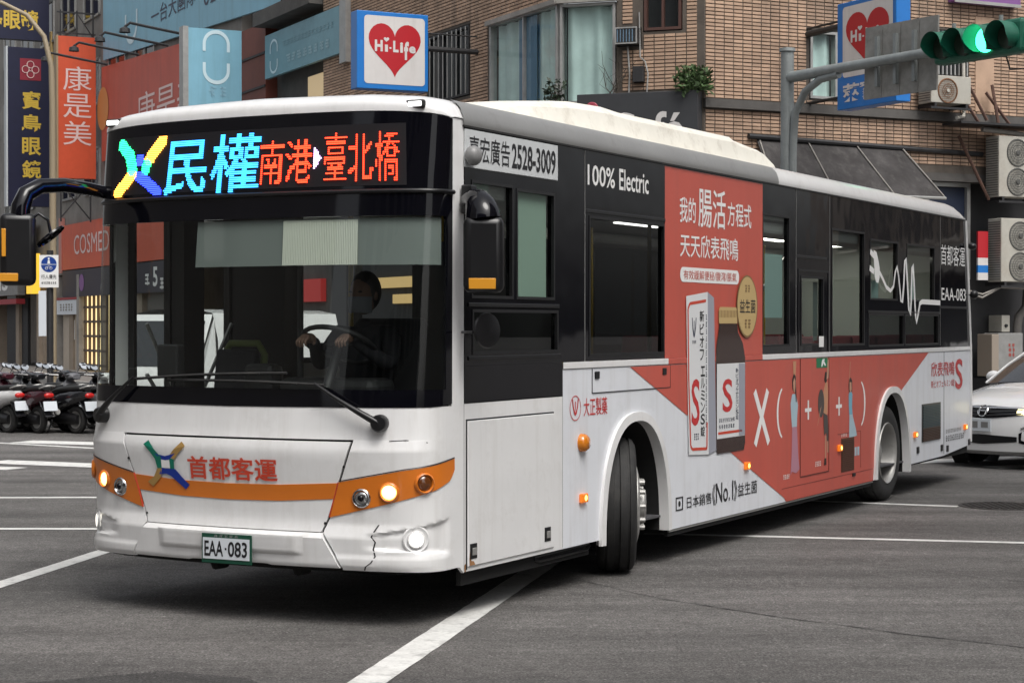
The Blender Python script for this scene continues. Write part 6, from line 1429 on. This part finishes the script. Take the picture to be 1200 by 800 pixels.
for sg in (-1, 1):
    ss = np.linspace(.28, 4.0, 150); zt = lambda s: float(np.interp(s, [.28,.39,.46,.58,.76,1.05,1.32,2.2,3.4,4.0], [.5,.73,.77,.81,.86,.92,.97,1.0,1.04,1.0]))
    yy = lambda s: sg*float(np.interp(s, [.28,.4,.6,3.6,4.0], [.845,.83,.84,.85,.72]))
    m = MB(); m.grid([[(s, yy(s)-sg*.02, min(car_low(s), zt(s)-.01)) for s in ss], [(s, yy(s)+sg*.01, (min(car_low(s), zt(s)-.01)+zt(s))/2) for s in ss], [(s, yy(s)-sg*.03, zt(s)) for s in ss]]); m.build('side_body', 'car_white', car, smooth=40)
    for c in (.88, 3.35):
        w = empty('wheel', (c, sg*.74, .30), 0, car); m = MB(); m.lathe([(-.09,.20),(-.1,.26),(-.08,.295),(.08,.295),(.1,.26),(.09,.20)], (0,0,0), (0,1,0), 32); m.build('tyre', 'black_rubber', w, smooth=40)
        m = MB(); m.lathe([(.09*sg,.205),(.08*sg,.19),(.06*sg,.05),(.07*sg,0)], (0,0,0), (0,1,0), 24); m.build('rim', 'alloy', w, smooth=40)
        m = MB(); m.lathe([(-.12,.42),(.10,.42)], (c, sg*.72, .30), (0,1,0), 24); m.build('arch_liner', 'dark_under', car)
    # door mirror
    m = MB(); m.ell((1.55, sg*.93, 1.07), .07,.11,.075, 14, 8); m.build('door_mirror', 'car_white', car, smooth=60)
m = MB(); m.box(.2, 3.9, -.78, .78, .16, .22); m.build('underbody', 'dark_under', car)
m = MB(); m.grid([[(x, hw*t, z-.03*abs(t)**3) for t in np.linspace(-1, 1, 17)] for x, z, hw in ((1.13,1.02,.74),(1.45,1.22,.69),(1.85,1.44,.60))]); m.build('windscreen', 'car_glass', car, smooth=40)
m = MB(); m.grid([[(x, hw*t, z-.04*abs(t)**3) for t in np.linspace(-1, 1, 17)] for x, z, hw in ((1.84,1.445,.60),(2.2,1.52,.60),(2.8,1.53,.60),(3.4,1.47,.58),(3.7,1.40,.56))]); m.build('roof', 'car_white', car, smooth=40)
m = MB(); m.grid([[(x, hw*t, z) for t in np.linspace(-1, 1, 9)] for x, z, hw in ((3.7,1.40,.56),(3.95,1.05,.68),(4.02,.9,.70),(4.0,.3,.70))]); m.build('tailgate', 'car_white', car, smooth=40)
for sg in (-1, 1):
    m = MB(); m.grid([[(1.2,sg*.74,1.0),(1.5,sg*.75,1.01),(2.2,sg*.78,1.02),(3.4,sg*.77,1.05),(3.9,sg*.68,1.06)], [(1.86,sg*.585,1.40),(1.95,sg*.585,1.43),(2.4,sg*.59,1.48),(3.3,sg*.57,1.44),(3.68,sg*.55,1.37)]]); m.build('side_windows', 'car_glass', car, smooth=40)
    m = MB(); m.tube([(1.14,sg*.75,1.0),(1.5,sg*.69,1.22),(1.86,sg*.60,1.42)], .016, 6); m.build('pillar', 'car_white', car, smooth=60)
def cpatch(name, y0, y1, zb, zt, mat, off=.006, n=16, parent=None):
    m = MB(); ys = np.linspace(y0, y1, n); m.grid([[carF(y, ev(zb, abs(y)), off) for y in ys], [carF(y, (ev(zb, abs(y))+ev(zt, abs(y)))/2, off) for y in ys], [carF(y, ev(zt, abs(y)), off) for y in ys]]); return m.build(name, mat, parent or car, smooth=60)
gr_ = cpatch('grille', -.52, .52, pl([0,.52], [.60,.66]), pl([0,.52], [.765,.745]), 'black_gloss', .008)
for z0 in (.635, .675): cpatch('grille_bar', -.5, .5, pl([0,.5], [z0,z0+.035]), pl([0,.5], [z0+.014,z0+.05]), 'steel_dark', .016, parent=gr_)
cpatch('chrome_strip', -.54, .54, pl([0,.54], [.735,.735]), pl([0,.54], [.755,.752]), 'chrome', .016, parent=gr_)
em = MB(); 
def cm(y, z, off=.026): return carF(y, z, off)
for a, b in (((-.055,.745),(-.04,.655)), ((.055,.745),(.04,.655)), ((-.045,.70),(.045,.70))): em.tube([cm(*a), cm(*b)], .011, 6)
em.tube([cm(.07*math.cos(t), .70+.065*math.sin(t)) for t in np.linspace(0, 2*math.pi, 20)], .006, 5); em.build('emblem', 'chrome', car, smooth=60)
for sg in (-1, 1):
    m = MB(); ys = [sg*v for v in (.44,.54,.64,.74,.80)]; b = [.665,.66,.665,.68,.71]; t = [.745,.765,.785,.80,.80]
    m.grid([[carF(y, z, .008) for y, z in zip(ys, b)], [carF(y, (z+w)/2, .02) for y, z, w in zip(ys, b, t)], [carF(y, w, .008) for y, w in zip(ys, t)]]); m.build('headlight', 'headlamp_on', car, smooth=60)
    m = MB(); ys = [sg*v for v in (.50,.60,.72,.78)]; b = [.33,.30,.31,.36]; t = [.44,.50,.52,.50]; m.grid([[carF(y, z, .006) for y, z in zip(ys, b)], [carF(y, z, .006) for y, z in zip(ys, t)]]); fr_ = m.build('fog_recess', 'black_gloss', car)
    m = MB(); m.tube([carF(sg*.52,.50,.012), carF(sg*.64,.54,.012), carF(sg*.78,.52,.012)], .012, 6); m.build('fog_trim', 'chrome', fr_, smooth=60)
cpatch('lower_intake', -.48, .48, pl([0,.48],[.30,.34]), pl([0,.48],[.42,.40]), 'black_plastic', .006)
m = MB(); m.box(-.035, -.015, -.165, .165, .455, .61); pt = m.build('licence_plate', 'plate_white', car, bevel=.004)
m = MB(); m.box(-.037, -.0355, .02, .13, .495, .575); m.box(-.037, -.0355, -.13, -.03, .50, .57); m.build('plate_mark', 'rail_grey', pt)

# ================================================================== white delivery van seen through the bus windows
van = empty('delivery_van', (-5.55, 29.2, 0), R(64)); tag(van, 'white delivery van seen through the bus windscreen beyond the door', 'van')
m = MB(); m.grid([[(x, y, z) for y, z in ((-.82,.35),(-.85,.8),(-.82,1.5),(-.72,1.92),(-.4,1.98),(.4,1.98),(.72,1.92),(.82,1.5),(.85,.8),(.82,.35))] for x in (.6,1.4,4.0,4.25)]); m.poly([(4.25, y, z) for y, z in ((-.82,.35),(-.85,.8),(-.82,1.5),(-.72,1.92),(-.4,1.98),(.4,1.98),(.72,1.92),(.82,1.5),(.85,.8),(.82,.35))]); m.build('body', 'car_white', van, smooth=40)
m = MB(); m.grid([[(0.0,y,.4) for y in (-.78,0,.78)],[(-.05,y,.75) for y in (-.8,0,.8)],[(.05,y,1.05) for y in (-.82,0,.82)],[(.6,y,1.9) for y in (-.72,0,.72)]]); m.build('front', 'car_white', van, smooth=30)
m = MB(); m.grid([[(.09,y,1.1) for y in (-.74,0,.74)],[(.52,y,1.8) for y in (-.66,0,.66)]]); m.v = [(x-.02, y, z) for x, y, z in m.v]; m.build('windscreen', 'car_glass', van)
for sg in (-1, 1):
    m = MB(); m.poly([(.0,sg*.80,.38),(.62,sg*.83,.38),(.62,sg*.74,1.88),(.08,sg*.82,1.05)]); m.build('cab_side', 'car_white', van)
    m = MB(); m.poly([(.7,sg*.853,1.1),(1.5,sg*.853,1.1),(1.5,sg*.80,1.72),(.85,sg*.80,1.72)]); m.build('door_window', 'car_glass', van)
    for c in (.7, 3.4):
        m = MB(); m.lathe([(-.09,.15),(-.1,.28),(-.08,.31),(.08,.31),(.1,.28),(.09,.15),(.06,.02)], (c, sg*.76, .31), (0,1,0), 24); m.build('wheel', 'black_rubber', van, smooth=40)
    m = MB(); m.ell((.0, sg*.62, .72), .04,.12,.09, 12, 6); m.build('headlight', 'lens_clear', van, smooth=60)
m = MB(); m.box(-.08, .2, -.8, .8, .3, .5); m.build('bumper', 'black_plastic', van, bevel=.03)
m = MB(); m.box(-.095,-.081,-.17,.17,.36,.48); m.build('licence_plate', 'plate_white', van)

# ================================================================== motor scooters in a row
M('sc_black', (.010,.010,.012), .2, coat=.7); M('sc_white', (.60,.60,.60), .25, coat=.6); M('sc_red', (.22,.012,.015), .25, coat=.6); M('sc_grey', (.13,.13,.14), .3, coat=.5); M('sc_maroon', (.045,.008,.014), .25, coat=.6)
M('mirror_glass', (.75,.78,.80), .05, 1.0); M('sc_seat', (.012,.012,.012), .55); M('tail_red', (.40,.012,.012), .2, emit=(1,.05,.03), est=.06)
def scooter(mat):
    r = empty('motor_scooter')
    for x, nm in ((-.62, 'wheel'), (.66, 'wheel')):
        w = empty(nm, (x, 0, .235), 0, r); m = MB(); m.lathe([(-.045,.15),(-.055,.20),(-.03,.235),(.03,.235),(.055,.20),(.045,.15)], (0,0,0), (0,1,0), 28); m.build('tyre', 'black_rubber', w, smooth=40)
        m = MB(); m.lathe([(-.045,.155),(-.03,.14),(-.02,.05),(-.05,.03),(-.05,0)], (0,0,0), (0,1,0), 20); m.lathe([(.045,.155),(.03,.14),(.02,.05),(.05,.03),(.05,0)], (0,0,0), (0,1,0), 20); m.build('rim', 'alloy', w, smooth=40)
    def loft(name, st, mt, seg=10):
        m = MB(); rows = []
        for x, z0, z1, hw in st:
            rows.append([(x, hw*math.copysign(abs(math.cos(a))**.7, math.cos(a)), (z0+z1)/2+(z1-z0)/2*math.copysign(abs(math.sin(a))**.7, math.sin(a))) for a in np.linspace(0, 2*math.pi, seg+1)[:-1]])
        m.grid(rows, close=True); n = len(rows[0]); m.f.append(tuple(range(n))); m.f.append(tuple(range((len(rows)-1)*n, len(rows)*n))); return m.build(name, mt, r, smooth=60)
    loft('rear_body', [(-.98,.62,.70,.05),(-.85,.55,.76,.13),(-.6,.48,.76,.17),(-.3,.36,.72,.19),(-.08,.28,.62,.17),(.02,.26,.48,.12)], mat)
    loft('seat', [(-.9,.74,.80,.08),(-.75,.74,.84,.14),(-.4,.70,.82,.16),(-.2,.68,.79,.15),(-.02,.66,.74,.09)], 'sc_seat')
    loft('floorboard', [(-.05,.24,.30,.16),(.2,.24,.29,.17),(.42,.24,.34,.16)], 'sc_black')
    loft('front_shield', [(.36,.26,.60,.18),(.46,.30,.86,.19),(.54,.42,.93,.15),(.62,.55,.86,.07)], mat)
    loft('front_fender', [(.42,.38,.44,.06),(.6,.44,.51,.07),(.78,.40,.48,.06),(.88,.30,.36,.04)], mat)
    m = MB(); m.cyl((.66,-.07,.235),(.50,-.07,.55),.02,n=8); m.cyl((.66,.07,.235),(.50,.07,.55),.02,n=8); m.build('fork', 'alloy', r)
    loft('handlebar_cover', [(.34,.92,1.0,.08),(.42,.90,1.03,.16),(.50,.92,1.02,.12),(.55,.95,1.0,.05)], mat)
    m = MB(); m.tube([(.30,-.34,.98),(.40,-.2,.99),(.40,.2,.99),(.30,.34,.98)], .017, 8); m.build('handlebar', 'sc_black', r)
    m = MB(); m.ell((.60,0,.80), .05,.10,.06, 12, 6); m.build('headlight', 'lens_clear', r, smooth=60)
    for sg in (-1, 1):
        m = MB(); m.tube([(.38,sg*.22,1.0),(.42,sg*.28,1.06),(.40,sg*.31,1.10)], .008, 5); mm_ = m.build('mirror_stalk', 'sc_black', r)
        m = MB(); m.ell((.40,sg*.33,1.125), .018,.075,.05, 14, 8); m.build('mirror_shell', 'sc_black', mm_, smooth=60)
        m = MB(); m.poly([(.372+.035*math.sin(a), sg*.33+.07*math.cos(a), 1.13+.045*math.sin(a)) for a in np.linspace(0, 6.28, 16)[:-1]]); m.build('mirror_glass', 'mirror_glass', mm_)
    m = MB(); m.ell((-.95,0,.66), .05,.10,.05, 12, 6); m.build('tail_light', 'tail_red', r, smooth=60)
    m = MB(); m.prism([(-1.02,-.13,.40),(-1.02,.13,.40),(-.98,.13,.56),(-.98,-.13,.56)], (.01,0,0)); m.build('licence_plate', 'plate_white', r)
    m = MB(); m.prism([(-1.0,-.09,.30),(-1.0,.09,.30),(-.8,.09,.56),(-.8,-.09,.56)], (.02,0,0)); m.build('mud_guard', 'sc_black', r)
    m = MB(); m.tube([(-.25,-.13,.2),(-.5,-.16,.26),(-.95,-.17,.38)], [.03,.05,.055], 10); m.build('exhaust', 'alloy', r, smooth=60)
    loft('engine', [(-.7,.16,.32,.10),(-.4,.15,.38,.13),(-.1,.16,.34,.10)], 'black_plastic')
    m = MB(); m.tube([(-.85,-.13,.78),(-.98,-.1,.82),(-1.0,0,.83),(-.98,.1,.82),(-.85,.13,.78)], .014, 6); m.build('grab_rail', 'alloy', r, smooth=60)
    m = MB(); m.tube([(-.1,.12,.22),(-.12,.22,.02)], .014, 6); m.build('side_stand', 'steel_dark', r)
    return r
protos = {k: scooter(k) for k in ('sc_black', 'sc_white', 'sc_maroon', 'sc_grey')}
used = set()
row = [('sc_white', -8.55, 30.95, 141, 'white scooter cut by the left edge in the front row'), ('sc_maroon', -8.0, 30.85, 138, 'maroon scooter beside the white one in the front row'), ('sc_black', -7.42, 30.75, 141, 'black scooter in the middle of the front row'),
       ('sc_grey', -6.85, 30.7, 143, 'dark grey scooter right of the middle in the front row'), ('sc_white', -6.3, 30.75, 140, 'white scooter half hidden by the bus front corner'),
       ('sc_black', -7.7, 31.35, 146, 'black scooter squeezed between the maroon and the middle one'), ('sc_black', -6.6, 31.3, 137, 'black scooter squeezed in next to the bus front corner'), ('sc_grey', -8.3, 31.4, 135, 'grey scooter squeezed between the white and the maroon one'),
       ('sc_black', -8.75, 32.4, 137, 'leftmost black scooter in the rear row'), ('sc_grey', -8.1, 32.35, 140, 'grey scooter in the middle of the rear row'), ('sc_black', -7.4, 32.3, 136, 'black scooter of the rear row nearest the bus')]
for i, (k, x, y, a, lb) in enumerate(row):
    o = protos[k] if k not in used else copy_tree(protos[k]); used.add(k)
    o.location = (x, y, 0); o.rotation_euler = (R(-6), 0, R(a+random.uniform(-4, 4))); o.rotation_euler[0] = 0
    o.scale = (.93, .93, .93); tag(o, lb, 'scooter', 'scooters parked in a row')

# ================================================================== the rest of the crossing: buildings across the street (seen in reflections)
M('block_grey', (.20,.19,.18), .8, var=.2, vs=.5); M('block_tan', (.11,.09,.075), .8, var=.2, vs=.5)
def block(label, c, w, d, h, mat, ang):
    r = empty('street_building', (c[0], c[1], 0), R(ang)); tag(r, label, 'building'); m = MB(); m.box(-w/2, w/2, 0, d, 0, h); m.build('wall', mat, r)
    fr0 = None
    for j in range(1, int(h/3.3)):
        for i in range(int(w/3.2)):
            x = -w/2+.7+3.2*i; z = 3.3*j+.9
            if fr0 is None:
                m = MB(); m.box(0, 2.0, -.06, -.01, 0, 1.7); fr0 = m.build('window', 'black_gloss', r); fr0.location = (x, 0, z)
                m = MB(); m.box(-.06, 2.06, -.12, -.061, -.08, -.0); fs = m.build('sill', 'concrete', fr0)
            else:
                o = fr0.copy(); COL.objects.link(o); o.parent = r; o.location = (x, 0, z); o2 = fs.copy(); COL.objects.link(o2); o2.parent = o
    m = MB(); m.box(-w/2, w/2, -1.2, -.01, 3.2, 3.9); m.build('canopy', 'concrete_dark', r)
    m = MB(); m.box(-w/2+.3, w/2-.3, -.05, -.01, .2, 3.0); m.build('shop_front', 'wall_black', r)
block('grey block of flats across the street behind the camera', (-8, -16), 34, 12, 18, 'block_grey', 180)
block('tan block of flats across the street to the right of the camera', (26, 4), 30, 12, 17, 'block_tan', 116+0)
block('grey block of flats across the street to the left of the camera', (-26, 12), 26, 12, 16, 'block_grey', -90+0)
e9 = wp(FB, 25.2, 0, -.2); block('tiled block of flats further along the street to the right', (e9[0], e9[1]), 31, 10, 15, 'block_tan', math.degrees(math.atan2(nB.x, -nB.y)))
bpy.context.view_layer.update()
